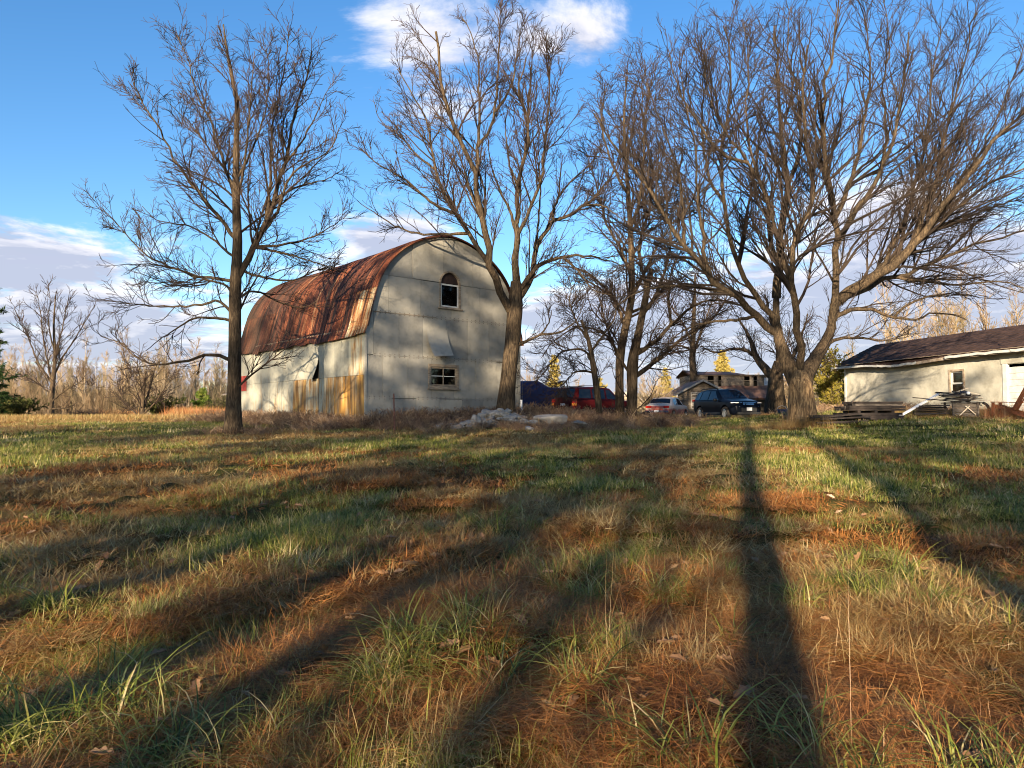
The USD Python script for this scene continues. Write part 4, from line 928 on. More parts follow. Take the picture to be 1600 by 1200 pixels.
conifer('pine_tree', 'dark green pine cut by the left edge of the photo', -24, 655, 425, 50, 2.2, np.random.default_rng(81), M['pine_needle'], whorls=18, nl=0.3, nw=0.07, ragged=0.5, dens=6)
conifer('fir_sapling', 'small round yellow green fir left of the barn beyond the orange weeds', 316, 648, 607, 60, 1.15, np.random.default_rng(82), M['fir_needle'], whorls=12, nl=0.22, nw=0.09)
conifer('larch_tree', 'pale golden conifer rising above the dark blue covered load', 866, 645, 552, 80, 1.5, np.random.default_rng(83), M['larch_needle'], whorls=24, nl=0.25, nw=0.10)
conifer('larch_tree', 'yellow conifer showing above the red vehicle roof', 938, 645, 590, 85, 1.9, np.random.default_rng(84), M['larch_needle'], whorls=18, nl=0.25, nw=0.12)
conifer('larch_tree', 'yellow conifer left of the old house roof', 1040, 645, 575, 90, 1.8, np.random.default_rng(85), M['larch_needle'], whorls=18, nl=0.25, nw=0.12)
conifer('larch_tree', 'tan conifer behind the middle of the old house roof', 1130, 645, 545, 90, 2.6, np.random.default_rng(86), M['larch_needle'], whorls=34, nl=0.3, nw=0.12, dens=9)
conifer('pine_sapling', 'low dark green evergreen in the bottom of the left edge thicket', 4, 655, 612, 55, 1.2, np.random.default_rng(87), M['pine_needle'], whorls=12, nl=0.25, nw=0.09)

def bush(name, label, px, py, depth, w, h, rng, leaf, twig, n_leaf=2600, size=0.09, cat='bush', n_stem=26):
    p = at(px, py, depth); x, y = p[0], p[1]; z0 = gz(x, y)
    root = thing(name, label, cat, (x, y, z0))
    P, R = [], []
    for k in range(n_stem):
        a = rng.uniform(0, 6.28); e = rng.uniform(0.1, 1.0); s = np.linspace(0, 1, 8)
        P.append(np.stack([np.cos(a) * w * e * s ** 1.2, np.sin(a) * w * e * s ** 1.2, -0.1 + h * rng.uniform(0.55, 1.0) * s * (1.2 - 0.35 * e * s)], 1)); R.append(np.linspace(0.022, 0.008, 8))
    P, R = np.array(P), np.array(R)
    obj('stems', tubes(P, R, 4), M[twig], root)
    c, cr = spawn(P, R, rng, n_stem * 14, 0.1, 0.4, 0.25, 1.2, (25, 65), 0.12, 5, 0.2, 0.006)
    tag(obj('twigs', tubes(c, cr, 3), M[twig], root), kind='stuff')
    if n_leaf:
        V, Fc = needles(np.concatenate([c]), cr, rng, max(1, n_leaf // len(c)), size, size * 0.8)
        tag(obj('leaves', (V, Fc), leaf, root), kind='stuff')
    return root
bush('yellow_bush', 'tall yellow leaved bush between the thick trunk and the white shed', 1297, 655, 42, 1.6, 3.9, np.random.default_rng(91), M['yellow_leaf'], 'twig_olive', n_leaf=9000, size=0.10, n_stem=40)
bush('yellow_bush', 'lower yellow green bush behind the dark lumber stack', 1325, 655, 52, 2.0, 3.0, np.random.default_rng(92), M['yellow_leaf'], 'twig_olive', n_leaf=6000, size=0.12)
bush('green_bush', 'low olive bush at the foot of the tangled shrub', 250, 655, 58, 1.9, 1.9, np.random.default_rng(93), M['green_bush'], 'twig', n_leaf=6000, size=0.11)
bush('green_bush', 'dark low thicket under the left edge pine', 25, 656, 52, 2.2, 1.5, np.random.default_rng(94), M['green_bush'], 'twig', n_leaf=5000, size=0.12)
bush('brush_heap', 'low dark brush beside the far left bare tree', 150, 656, 62, 3.2, 0.8, np.random.default_rng(95), M['green_bush'], 'twig_dark', n_leaf=0, n_stem=60)
bush('brush_heap', 'brown brush left of the barn under the small dark roof', 345, 655, 55, 1.5, 1.5, np.random.default_rng(96), M['green_bush'], 'twig', n_leaf=1500, n_stem=50)
bush('bare_bush', 'grey bare brush behind the red vehicle', 905, 650, 60, 3.5, 2.4, np.random.default_rng(97), M['green_bush'], 'twig_olive', n_leaf=0, n_stem=60)
bush('bare_bush', 'pale bare brush left of the old house', 1022, 650, 52, 2.6, 3.0, np.random.default_rng(98), M['green_bush'], 'birch_twig', n_leaf=0, n_stem=60)
# ------------------------------------------------------------------ white shed on the right
def build_shed():
    A = np.array([18.42, 41.0]); w = unit(np.array([2.35, -11.0])); n_in = np.array([-w[1], w[0]])
    rz = math.atan2(w[1], w[0])                    # local x runs along the wall towards the camera, local y into the building
    z0 = 1.55
    shed = thing('white_shed', 'long low white shed with dark roof and sagging broken gutter', 'shed', (A[0], A[1], z0), rz)
    LEN, D, H = 17.0, 4.8, 2.85
    wall = noisy('shed_wall', (0.29, 0.275, 0.23), (0.48, 0.46, 0.39), scale=1.3, bump=0.02, bump_scale=9, c3=(0.40, 0.38, 0.32), rough=0.8)
    white = noisy('shed_white', (0.42, 0.42, 0.40), (0.60, 0.60, 0.58), scale=3, rough=0.5)
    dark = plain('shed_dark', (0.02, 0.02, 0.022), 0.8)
    wood = noisy('shed_wood', (0.22, 0.16, 0.11), (0.40, 0.33, 0.26), scale=5)
    t0, t1, zz0, zz1 = 7.40, 8.12, 1.02, 2.06
    d0, d1, dz = 10.32, 13.4, 2.2
    pl = sbox(0, -0.6, LEN, H).difference(sbox(t0, zz0, t1, zz1)).difference(sbox(d0, -0.7, d1, dz))
    m = trimesh.creation.extrude_polygon(pl, 0.16, engine='earcut'); V = np.array(m.vertices)
    obj('wall', (np.stack([V[:, 0], V[:, 2], V[:, 1]], 1), m.faces[:, ::-1]), wall, shed)
    obj('wall', bx(0, 0.16, 0.165, D, -0.6, H), wall, shed); obj('wall', bx(0.165, LEN, D - 0.16, D, -0.6, H), wall, shed); obj('wall', bx(LEN - 0.16, LEN, 0.165, D - 0.165, -0.6, H), wall, shed)
    rise, oh = 1.16, 0.42
    for x in (0.0, LEN - 0.12):
        obj('gable', trimesh.Trimesh(*join([trimesh.creation.extrude_polygon(Polygon([(0.05, 0), (D - 0.05, 0), (D / 2, rise - 0.1)]), 0.12, engine='earcut')])).apply_transform(
            np.array([[0, 0, 1, x], [1, 0, 0, 0], [0, 1, 0, H + 0.004], [0, 0, 0, 1.0]])), wall, shed)
    roof_m = noisy('shed_shingle', (0.028, 0.018, 0.016), (0.075, 0.045, 0.037), scale=3.5, rough=0.95, bump=0.02, bump_scale=14, spec=0.15)
    # roof slopes laid in courses of shingles; the eave sags in the middle
    def sag(x): return -0.16 * np.exp(-((x - 4.6) / 2.2) ** 2)
    xs = np.linspace(-0.55, LEN + 0.4, 60)
    for side in (0, 1):
        courses = 13
        for c in range(courses):
            u0, u1 = c / courses, (c + 1.12) / courses
            rng = np.random.default_rng(100 + c + 40 * side)
            def pt(u, lift):
                run = (D / 2 + oh) * u; y = -oh + run
                zc = H - 0.10 + (rise + 0.18) * u + sag(xs) * (1 - u) ** 2 + lift
                y = np.full_like(xs, y)
                return np.stack([xs, y if side == 0 else D - y, zc], 1)
            jag = rng.normal(0, 0.006, len(xs))
            a = pt(u0, 0.03 + jag); b_ = pt(min(u1, 1.0), 0.008); a2 = pt(u0, -0.01)
            v = np.vstack([a2, a, b_]); k = len(xs); i = np.arange(k - 1)
            q = np.vstack([np.stack([r * k + i, r * k + i + 1, (r + 1) * k + i + 1, (r + 1) * k + i], 1) for r in (0, 1)])
            if side: q = q[:, ::-1]
            obj('shingle_course', (v, q), roof_m, shed)
    v = []
    for y, z in ((-oh + 0.03, H - 0.14), (-oh + 0.03, H - 0.10), (D / 2, H + rise + 0.02), (D - 0.03 + oh, H - 0.10), (D - 0.03 + oh, H - 0.14), (D / 2, H + rise - 0.06)):
        v.append((y, z))
    for x in (-0.54, LEN + 0.34):
        m = trimesh.creation.extrude_polygon(Polygon(v), 0.05, engine='earcut'); V = np.array(m.vertices)
        obj('barge_board', (np.stack([V[:, 2] + x, V[:, 0], V[:, 1]], 1), m.faces), white if x < 0 else wood, shed)
    obj('soffit', bx(-0.45, LEN + 0.3, -oh + 0.05, -0.005, H - 0.03, H - 0.012), wood, shed)
    # fascia with pieces of broken gutter
    rng = np.random.default_rng(7); x = -0.5
    while x < LEN:
        L = rng.uniform(0.9, 2.2); e = min(x + L, LEN + 0.3)
        s = np.linspace(x, e, 6); drop = rng.normal(0, 0.015, 6)
        P = np.stack([s, np.full(6, -oh - 0.015), H - 0.145 + sag(s) + drop], 1)
        if not (4.9 < x < 6.0):
            vv = []
            for dy, dz_ in ((0, -0.06), (-0.09, -0.05), (-0.10, 0.05), (-0.085, 0.05), (-0.075, -0.035), (0, -0.045)):
                vv.append(P + [0, dy, dz_])
            vv = np.array(vv); k = 6; i = np.arange(5)
            q = np.vstack([np.stack([r * k + i, r * k + i + 1, ((r + 1) % 6) * k + i + 1, ((r + 1) % 6) * k + i], 1) for r in range(6)])
            obj('gutter', (vv.reshape(-1, 3), q), white, shed)
        x = e + 0.02
    s = np.linspace(-0.5, LEN + 0.3, 40); z = H - 0.12 + sag(s)
    a = np.stack([s, np.full(40, -oh), z + 0.03], 1); b_ = np.stack([s, np.full(40, -oh), z - 0.12], 1)
    i = np.arange(39); q = np.stack([i, i + 1, 40 + i + 1, 40 + i], 1)
    obj('fascia', (np.vstack([a, b_, a + [0, 0.02, 0], b_ + [0, 0.02, 0]]), np.vstack([q, q[:, ::-1] + 80])), wood, shed)
    # sash window
    fr = trimesh.creation.extrude_polygon(sbox(t0 - 0.09, zz0 - 0.08, t1 + 0.09, zz1 + 0.09).difference(sbox(t0, zz0, t1, zz1)), 0.05, engine='earcut'); V = np.array(fr.vertices)
    win = obj('window', (np.stack([V[:, 0], V[:, 2] - 0.03, V[:, 1]], 1), fr.faces[:, ::-1]), wood, shed)
    zm = (zz0 + zz1) / 2
    glass = mat('shed_glass', {'gl': ('glossy_bsdf', {'color': (0.9, 0.9, 0.9), 'roughness': 0.02}), 't': ('transparent_bsdf', {'color': (0.5, 0.55, 0.58)}), 'f': ('fresnel', {'IOR': 1.8}), 'm': ('mix_closure', {})},
                [('f.fac', 'm.fac'), ('t.BSDF', 'm.closure1'), ('gl.BSDF', 'm.closure2')], 'm.closure')
    for a_, b_, dy in ((zz0 + 0.002, zm - 0.002, 0.035), (zm - 0.04, zz1 - 0.002, 0.075)):
        sh = trimesh.creation.extrude_polygon(sbox(t0 + 0.002, a_, t1 - 0.002, b_).difference(sbox(t0 + 0.06, a_ + 0.06, t1 - 0.06, b_ - 0.05)), 0.035, engine='earcut'); V = np.array(sh.vertices)
        obj('sash', (np.stack([V[:, 0], V[:, 2] + dy, V[:, 1]], 1), sh.faces[:, ::-1]), white, win)
        obj('pane', bx(t0 + 0.06, t1 - 0.06, dy + 0.012, dy + 0.018, a_ + 0.06, b_ - 0.05), glass, win)
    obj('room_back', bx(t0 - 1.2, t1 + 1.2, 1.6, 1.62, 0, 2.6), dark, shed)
    # boarded garage door
    for k in range(9):
        obj('door_board', bx(d0 + 0.1, d1 - 0.1, 0.05 + 0.004 * (k % 2), 0.09, -0.3 + k * 0.265, -0.3 + k * 0.265 + 0.255), white, shed)
    obj('door_frame', bx(d0 - 0.12, d0 + 0.09, -0.03, 0.10, -0.5, dz + 0.02), white, shed); obj('door_frame', bx(d1 - 0.09, d1 + 0.12, -0.03, 0.10, -0.5, dz + 0.02), white, shed)
    obj('lintel', bx(d0 - 0.2, d1 + 0.2, -0.032, 0.10, dz + 0.025, dz + 0.22), wall, shed)
    obj('corner_board', bx(-0.03, 0.1, -0.03, -0.002, -0.6, H - 0.05), white, shed)
build_shed()

# ------------------------------------------------------------------ old house
def build_house():
    d = 60.0
    p = at(1082, 650, d); z0 = gz(p[0], p[1])
    h = thing('old_house', 'weathered grey board house with sagging roofs and broken upper windows behind the parked cars', 'house', (p[0], p[1], z0), 0)
    W = 123 * d / F
    def board(name, c1, c2):
        n = {'g': ('geometry', {}), 's': ('separate_xyz', {}), 'z': ('math', {'math_type': 'multiply', 'value2': 6.5}), 'fr': ('math', {'math_type': 'fraction'}), 'm': ('mapping', {'scale': (0.5, 0.5, 6.5)}),
             'n': ('noise_texture', {'scale': 1.6, 'detail': 5.0, 'roughness': 0.7}), 'r': ('rgb_ramp', {'ramp': [(0.3, c1), (0.7, c2)]}), 'b': ('bump', {'strength': 1.0, 'distance': 0.03}), 'p': ('principled_bsdf', {'roughness': 0.9, 'specular_ior_level': 0.1})}
        return mat(name, n, [('g.position', 's.vector'), ('s.z', 'z.value1'), ('z.value', 'fr.value1'), ('g.position', 'm.vector'), ('m.vector', 'n.vector'), ('n.fac', 'r.fac'), ('r.color', 'p.base_color'), ('fr.value', 'b.height'), ('b.normal', 'p.normal')])
    grey = board('house_board', (0.065, 0.05, 0.04), (0.18, 0.15, 0.12)); brown = noisy('house_roof', (0.07, 0.035, 0.024), (0.19, 0.10, 0.065), scale=1.4, bump=0.03)
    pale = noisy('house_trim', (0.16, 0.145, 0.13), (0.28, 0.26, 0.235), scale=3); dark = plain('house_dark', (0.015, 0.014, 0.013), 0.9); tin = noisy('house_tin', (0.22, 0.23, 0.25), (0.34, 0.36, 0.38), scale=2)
    rng = np.random.default_rng(5)
    # long upper block: boards one by one with the windows left open
    wins = [(1.25, 1.75), (2.1, 2.35), (4.2, 4.65), (4.95, 5.25)]
    top, bot = 3.5, 2.4
    for k in range(9):
        z = bot + k * (top - bot) / 9
        segs, x = [], 0.0
        for a, b in wins:
            if 1 <= k <= 7: segs.append((x, a)); x = b
        segs.append((x, W))
        for a, b in segs:
            if b - a < 0.05: continue
            obj('siding_board', bx(a + 0.004, b - 0.004, -0.02 - 0.008 * rng.random(), 0.03, z + 0.004, z + 0.126), grey, h)
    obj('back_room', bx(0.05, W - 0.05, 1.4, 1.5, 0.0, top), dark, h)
    obj('lower_wall', bx(0, W, 0.0, 0.1, -0.4, bot - 0.01), grey, h)
    obj('end_wall', bx(W - 0.1, W, 0.101, 4.5, -0.4, top - 0.01), grey, h); obj('end_wall', bx(0, 0.1, 0.101, 4.5, -0.4, top - 0.01), grey, h)
    for a, b in wins:
        w = obj('window', bx(a - 0.05, a - 0.002, -0.05, 0.04, bot + 0.1, bot + 1.1), grey, h)
        obj('rail', bx(a, b, 0.0, 0.03, bot + 0.62, bot + 0.66), grey, w)
    obj('blue_tin_sheet', bx(W - 0.55, W - 0.05, -0.06, -0.035, bot + 0.0, top - 0.25), tin, h)
    # main roof, sagging to the right
    xs = np.linspace(-0.25, W + 0.25, 14); sg = -0.35 * sstep(xs, 0, W) - 0.08 * np.sin(xs * 1.3)
    a = np.stack([xs, np.full(14, -0.16), top + 0.02 + sg * 0.3], 1); b = np.stack([xs, np.full(14, 2.2), top + 0.48 + sg], 1); c = np.stack([xs, np.full(14, 4.9), top + 0.0 + sg * 0.5], 1)
    i = np.arange(13); v = np.vstack([a, b, c]); q = np.vstack([np.stack([i, i + 1, 14 + i + 1, 14 + i], 1), np.stack([14 + i, 14 + i + 1, 28 + i + 1, 28 + i], 1)])
    obj('roof', (np.vstack([v, v - [0, 0, 0.09]]), np.vstack([q, q[:, ::-1] + 42])), brown, h)
    # lean-to porch roof in front
    xs = np.linspace(0.6, W + 0.3, 12); a = np.stack([xs, np.full(12, -2.6), 1.45 + 0.10 * np.sin(xs * 1.7)], 1); b = np.stack([xs, np.full(12, -0.06), 2.60 + 0.04 * np.sin(xs * 2.3)], 1)
    i = np.arange(11); v = np.vstack([a, b]); q = np.stack([i, i + 1, 12 + i + 1, 12 + i], 1)
    obj('porch_roof', (np.vstack([v, v - [0, 0, 0.1]]), np.vstack([q, q[:, ::-1] + 24])), brown, h)
    for x in (1.5, 3.4, 5.2, W):
        obj('porch_post', beam((x, -2.4, -0.3), (x, -2.4, 1.4), 0.12, 0.12), grey, h)
    # front wing with its gable to the camera
    x0, x1, y0 = -2.2, 1.5, -4.6
    pk = (x0 + x1) / 2 - 0.05
    hole = sbox(-1.15, 0.75, -0.35, 1.85)
    g = Polygon([(x0, -0.4), (x1, -0.4), (x1, 1.85), (pk, 2.75), (x0, 1.85)])
    rows = np.arange(-0.4, 2.8, 0.17)
    for z in rows:
        pc = g.intersection(sbox(-9, z + 0.004, 9, z + 0.166)).difference(hole)
        for s in getattr(pc, 'geoms', [pc]):
            if s.is_empty or s.area < 0.01: continue
            m = trimesh.creation.extrude_polygon(s, 0.03, engine='earcut'); V = np.array(m.vertices)
            obj('siding_board', (np.stack([V[:, 0], y0 - V[:, 2] + rng.uniform(0, 0.01), V[:, 1]], 1), m.faces), grey, h)
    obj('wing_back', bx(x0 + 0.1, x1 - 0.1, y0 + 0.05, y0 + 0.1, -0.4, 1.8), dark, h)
    wf = trimesh.creation.extrude_polygon(hole.buffer(0.09, join_style=2).difference(hole), 0.06, engine='earcut'); V = np.array(wf.vertices)
    wi = obj('window', (np.stack([V[:, 0], y0 - 0.01 - V[:, 2], V[:, 1]], 1), wf.faces), pale, h)
    for k in range(8): obj('slat', bx(-1.145, -0.355, y0 - 0.02, y0 + 0.0, 0.77 + k * 0.135, 0.77 + k * 0.135 + 0.11), pale if k % 3 else grey, wi)
    for s in (-1, 1):
        e = x0 - 0.35 if s < 0 else x1 + 0.5
        ez = 1.85 - (0.12 if s < 0 else 0.2)
        v = np.array([(e, y0 - 0.4, ez), (pk, y0 - 0.4, 2.86), (pk, -0.03, 2.86), (e, -0.03, ez)]); v = np.vstack([v, v - [0, 0, 0.1]])
        obj('wing_roof', (v, np.array([[0, 1, 2, 3], [7, 6, 5, 4], [0, 4, 5, 1], [3, 2, 6, 7], [0, 3, 7, 4], [1, 5, 6, 2]])), brown, h)
        a, b = v[0], v[1]
        obj('barge_board', beam(a - [0, 0.02, 0.05], b - [0, 0.02, 0.05], 0.03, 0.14), pale, h)
build_house()

# a dark roof edge far behind the left tree
def build_far_roof():
    d = 70; p = at(362, 650, d)
    z0 = gz(p[0], p[1]); h = thing('low_outbuilding', 'low dark outbuilding far behind, showing left of the barn past the tree trunk', 'outbuilding', (p[0], p[1], z0))
    wood = noisy('outbuilding_wood', (0.10, 0.075, 0.06), (0.22, 0.17, 0.13), scale=2); rf = noisy('outbuilding_roof', (0.05, 0.045, 0.04), (0.12, 0.10, 0.085), scale=2)
    obj('wall', bx(-0.5, 3.5, 0, 2.6, -0.3, 2.1), wood, h)
    v = np.array([(-0.85, -0.4, 2.05), (3.8, -0.4, 2.6), (3.8, 3, 3.0), (-0.85, 3, 2.45)]); v = np.vstack([v, v + [0, 0, 0.14]])
    obj('roof', (v, np.array([[3, 2, 1, 0], [4, 5, 6, 7], [0, 1, 5, 4], [2, 3, 7, 6], [1, 2, 6, 5], [3, 0, 4, 7]])), rf, h)
build_far_roof()

# ------------------------------------------------------------------ vehicles
def wheel(root, x, y, r, w, rim_m, tyre_m, spokes=7, flip=1):
    prof = np.array([(r * 0.60, -w / 2), (r * 0.92, -w / 2), (r, -w * 0.34), (r, w * 0.34), (r * 0.92, w / 2), (r * 0.60, w / 2), (r * 0.60, -w / 2)])
    def rev(pf, n=28):
        a = np.arange(n) * 2 * np.pi / n; k = len(pf)
        V = np.stack([pf[None, :, 0] * np.cos(a)[:, None], np.broadcast_to(pf[None, :, 1], (n, k)), pf[None, :, 0] * np.sin(a)[:, None]], -1).reshape(-1, 3)
        i, j = np.meshgrid(np.arange(n), np.arange(k - 1), indexing='ij')
        return V, np.stack([i * k + j, i * k + j + 1, ((i + 1) % n) * k + j + 1, ((i + 1) % n) * k + j], -1).reshape(-1, 4)
    off = np.array([x, y, r - 0.03])
    V, q = rev(prof); t = obj('wheel', (V + off, q), tyre_m, root, smooth=30)
    V1, q1 = rev(np.array([(r * 0.62, flip * w * 0.36), (r * 0.62, flip * w * 0.47), (r * 0.55, flip * w * 0.49), (r * 0.53, flip * w * 0.30)]), 28)
    parts = [(V1, q1)]
    hub = trimesh.creation.cylinder(r * 0.14, w * 0.2, sections=12); hub.apply_transform(trimesh.transformations.rotation_matrix(np.pi / 2, [1, 0, 0])); hub.apply_translation([0, flip * w * 0.36, 0]); parts.append(hub)
    for k in range(spokes):
        a = 2 * np.pi * k / spokes
        parts.append(beam((math.cos(a) * r * 0.1, flip * w * 0.40, math.sin(a) * r * 0.1), (math.cos(a) * r * 0.56, flip * w * 0.42, math.sin(a) * r * 0.56), r * 0.12, r * 0.06))
    v, f = join(parts); obj('rim', (v + off, f), rim_m, t)
    disc = trimesh.creation.cylinder(r * 0.55, 0.02, sections=20); disc.apply_transform(trimesh.transformations.rotation_matrix(np.pi / 2, [1, 0, 0])); disc.apply_translation([0, flip * w * 0.12, 0]); disc.apply_translation(off)
    obj('brake', disc, M['car_black'], t)

M['car_black'] = plain('car_black', (0.015, 0.015, 0.016), 0.6)
M['tyre'] = noisy('tyre', (0.015, 0.014, 0.013), (0.05, 0.045, 0.04), scale=6, rough=0.9)
M['alloy'] = plain('alloy', (0.62, 0.62, 0.60), 0.32, metallic=0.7)
M['car_glass'] = plain('car_glass', (0.008, 0.010, 0.013), 0.05, specular_ior_level=0.45)
M['chrome'] = plain('chrome', (0.7, 0.7, 0.7), 0.18, metallic=1.0)
M['plate'] = noisy('plate', (0.66, 0.67, 0.70), (0.78, 0.78, 0.80), scale=10)
M['lens_clear'] = plain('lens_clear', (0.75, 0.76, 0.78), 0.08, specular_ior_level=0.8, coat_weight=0.6)
M['lens_red'] = plain('lens_red', (0.42, 0.02, 0.012), 0.15, specular_ior_level=0.7)
M['lens_amber'] = plain('lens_amber', (0.65, 0.22, 0.03), 0.15, specular_ior_level=0.7)

class Car:
    def __init__(s, top, belt, half, roof, zlow, wheels, r, ww):
        s.top, s.belt, s.half, s.roof, s.zlow, s.wheels, s.r, s.ww = np.array(top), np.array(belt), np.array(half), np.array(roof), zlow, wheels, r, ww
    def sec(s, x):
        zt = np.interp(x, *s.top.T); zb = min(np.interp(x, *s.belt.T), zt - 0.04); w = np.interp(x, *s.half.T); rf = np.interp(x, *s.roof.T); zl = s.zlow
        lo = s.top[0, 0]; hi = s.top[-1, 0]
        e = min(x - lo, hi - x); zl = zl + 0.12 * max(0, 1 - e / 0.35)
        zm = zl + 0.55 * (zb - zl)
        yr = w * rf
        return np.array([(0, zl), (w * 0.84, zl), (w * 0.96, zl + 0.10), (w, zm), (w * 0.99, zb - 0.05), (w * 0.965, zb), (yr, zt - 0.045), (yr * 0.85, zt - 0.008), (0, zt + 0.015)])
    def body(s, n=46):
        xs = np.linspace(s.top[0, 0], s.top[-1, 0], n); rings = []
        for x in xs:
            h = s.sec(x); ring = np.vstack([h, (h * [-1, 1])[-2:0:-1]])
            rings.append(np.column_stack([np.full(len(ring), x), ring]))
        V = np.array(rings); k = V.shape[1]; v = V.reshape(-1, 3)
        i, j = np.meshgrid(np.arange(n - 1), np.arange(k), indexing='ij'); j2 = (j + 1) % k
        f = np.stack([i * k + j, (i + 1) * k + j, (i + 1) * k + j2, i * k + j2], -1).reshape(-1, 4)
        f = np.vstack([f[:, [0, 1, 2]], f[:, [0, 2, 3]]])
        c0, c1 = len(v), len(v) + 1; v = np.vstack([v, V[0].mean(0), V[-1].mean(0)])
        jj = np.arange(k); f = np.vstack([f, np.stack([np.full(k, c0), jj, (jj + 1) % k], 1), np.stack([np.full(k, c1), (n - 1) * k + (jj + 1) % k, (n - 1) * k + jj], 1)])
        m = trimesh.Trimesh(v, f); 
        if m.volume < 0: m.invert()
        man = manifold3d.Manifold(manifold3d.Mesh(np.asarray(m.vertices, np.float32), np.asarray(m.faces, np.uint32)))
        for x in s.wheels:
            for y in (-1, 1):
                cyl = manifold3d.Manifold.cylinder(0.42, s.r + 0.07, s.r + 0.07, 32).rotate((90, 0, 0)).translate((x, 0.21 + y * (s.half[:, 1].max() - 0.10), s.r))
                man = man - cyl
        return man
    def side(s, xb0, xb1, xt0, xt1, sgn, k0=0.10, k1=0.90, n=6, off=0.012):
        P = []
        for k in np.linspace(k0, k1, 4):
            t = (k - k0) / (k1 - k0)
            for u in np.linspace(0, 1, n):
                x = (xb0 + (xb1 - xb0) * u) * (1 - t) + (xt0 + (xt1 - xt0) * u) * t
                h = s.sec(x); p = h[5] * (1 - k) + h[6] * k; P.append((x, sgn * (p[0] + off), p[1] + off * 0.3))
        P = np.array(P); i, j = np.meshgrid(np.arange(3), np.arange(n - 1), indexing='ij')
        q = np.stack([i * n + j, i * n + j + 1, (i + 1) * n + j + 1, (i + 1) * n + j], -1).reshape(-1, 4)
        return (P, q if sgn < 0 else q[:, ::-1])
    def screen(s, x0, x1, fy=0.93, n=7, off=0.012):
        P = []
        for x in np.linspace(x0, x1, 5):
            h = s.sec(x)
            for u in np.linspace(-fy, fy, n):
                y = u * h[6, 0]; z = np.interp(abs(y), h[[8, 7, 6], 0], h[[8, 7, 6], 1]); P.append((x + (off if x1 < x0 else -off) * 0.5, y, z + off))
        P = np.array(P); i, j = np.meshgrid(np.arange(4), np.arange(n - 1), indexing='ij')
        q = np.stack([i * n + j, i * n + j + 1, (i + 1) * n + j + 1, (i + 1) * n + j], -1).reshape(-1, 4)
        return P, (q if x1 < x0 else q[:, ::-1])

def paint(name, c1, c2, rough=0.35, coat=0.5, scale=2.0):
    return noisy(name, c1, c2, scale=scale, rough=rough, coat=coat, spec=0.07)

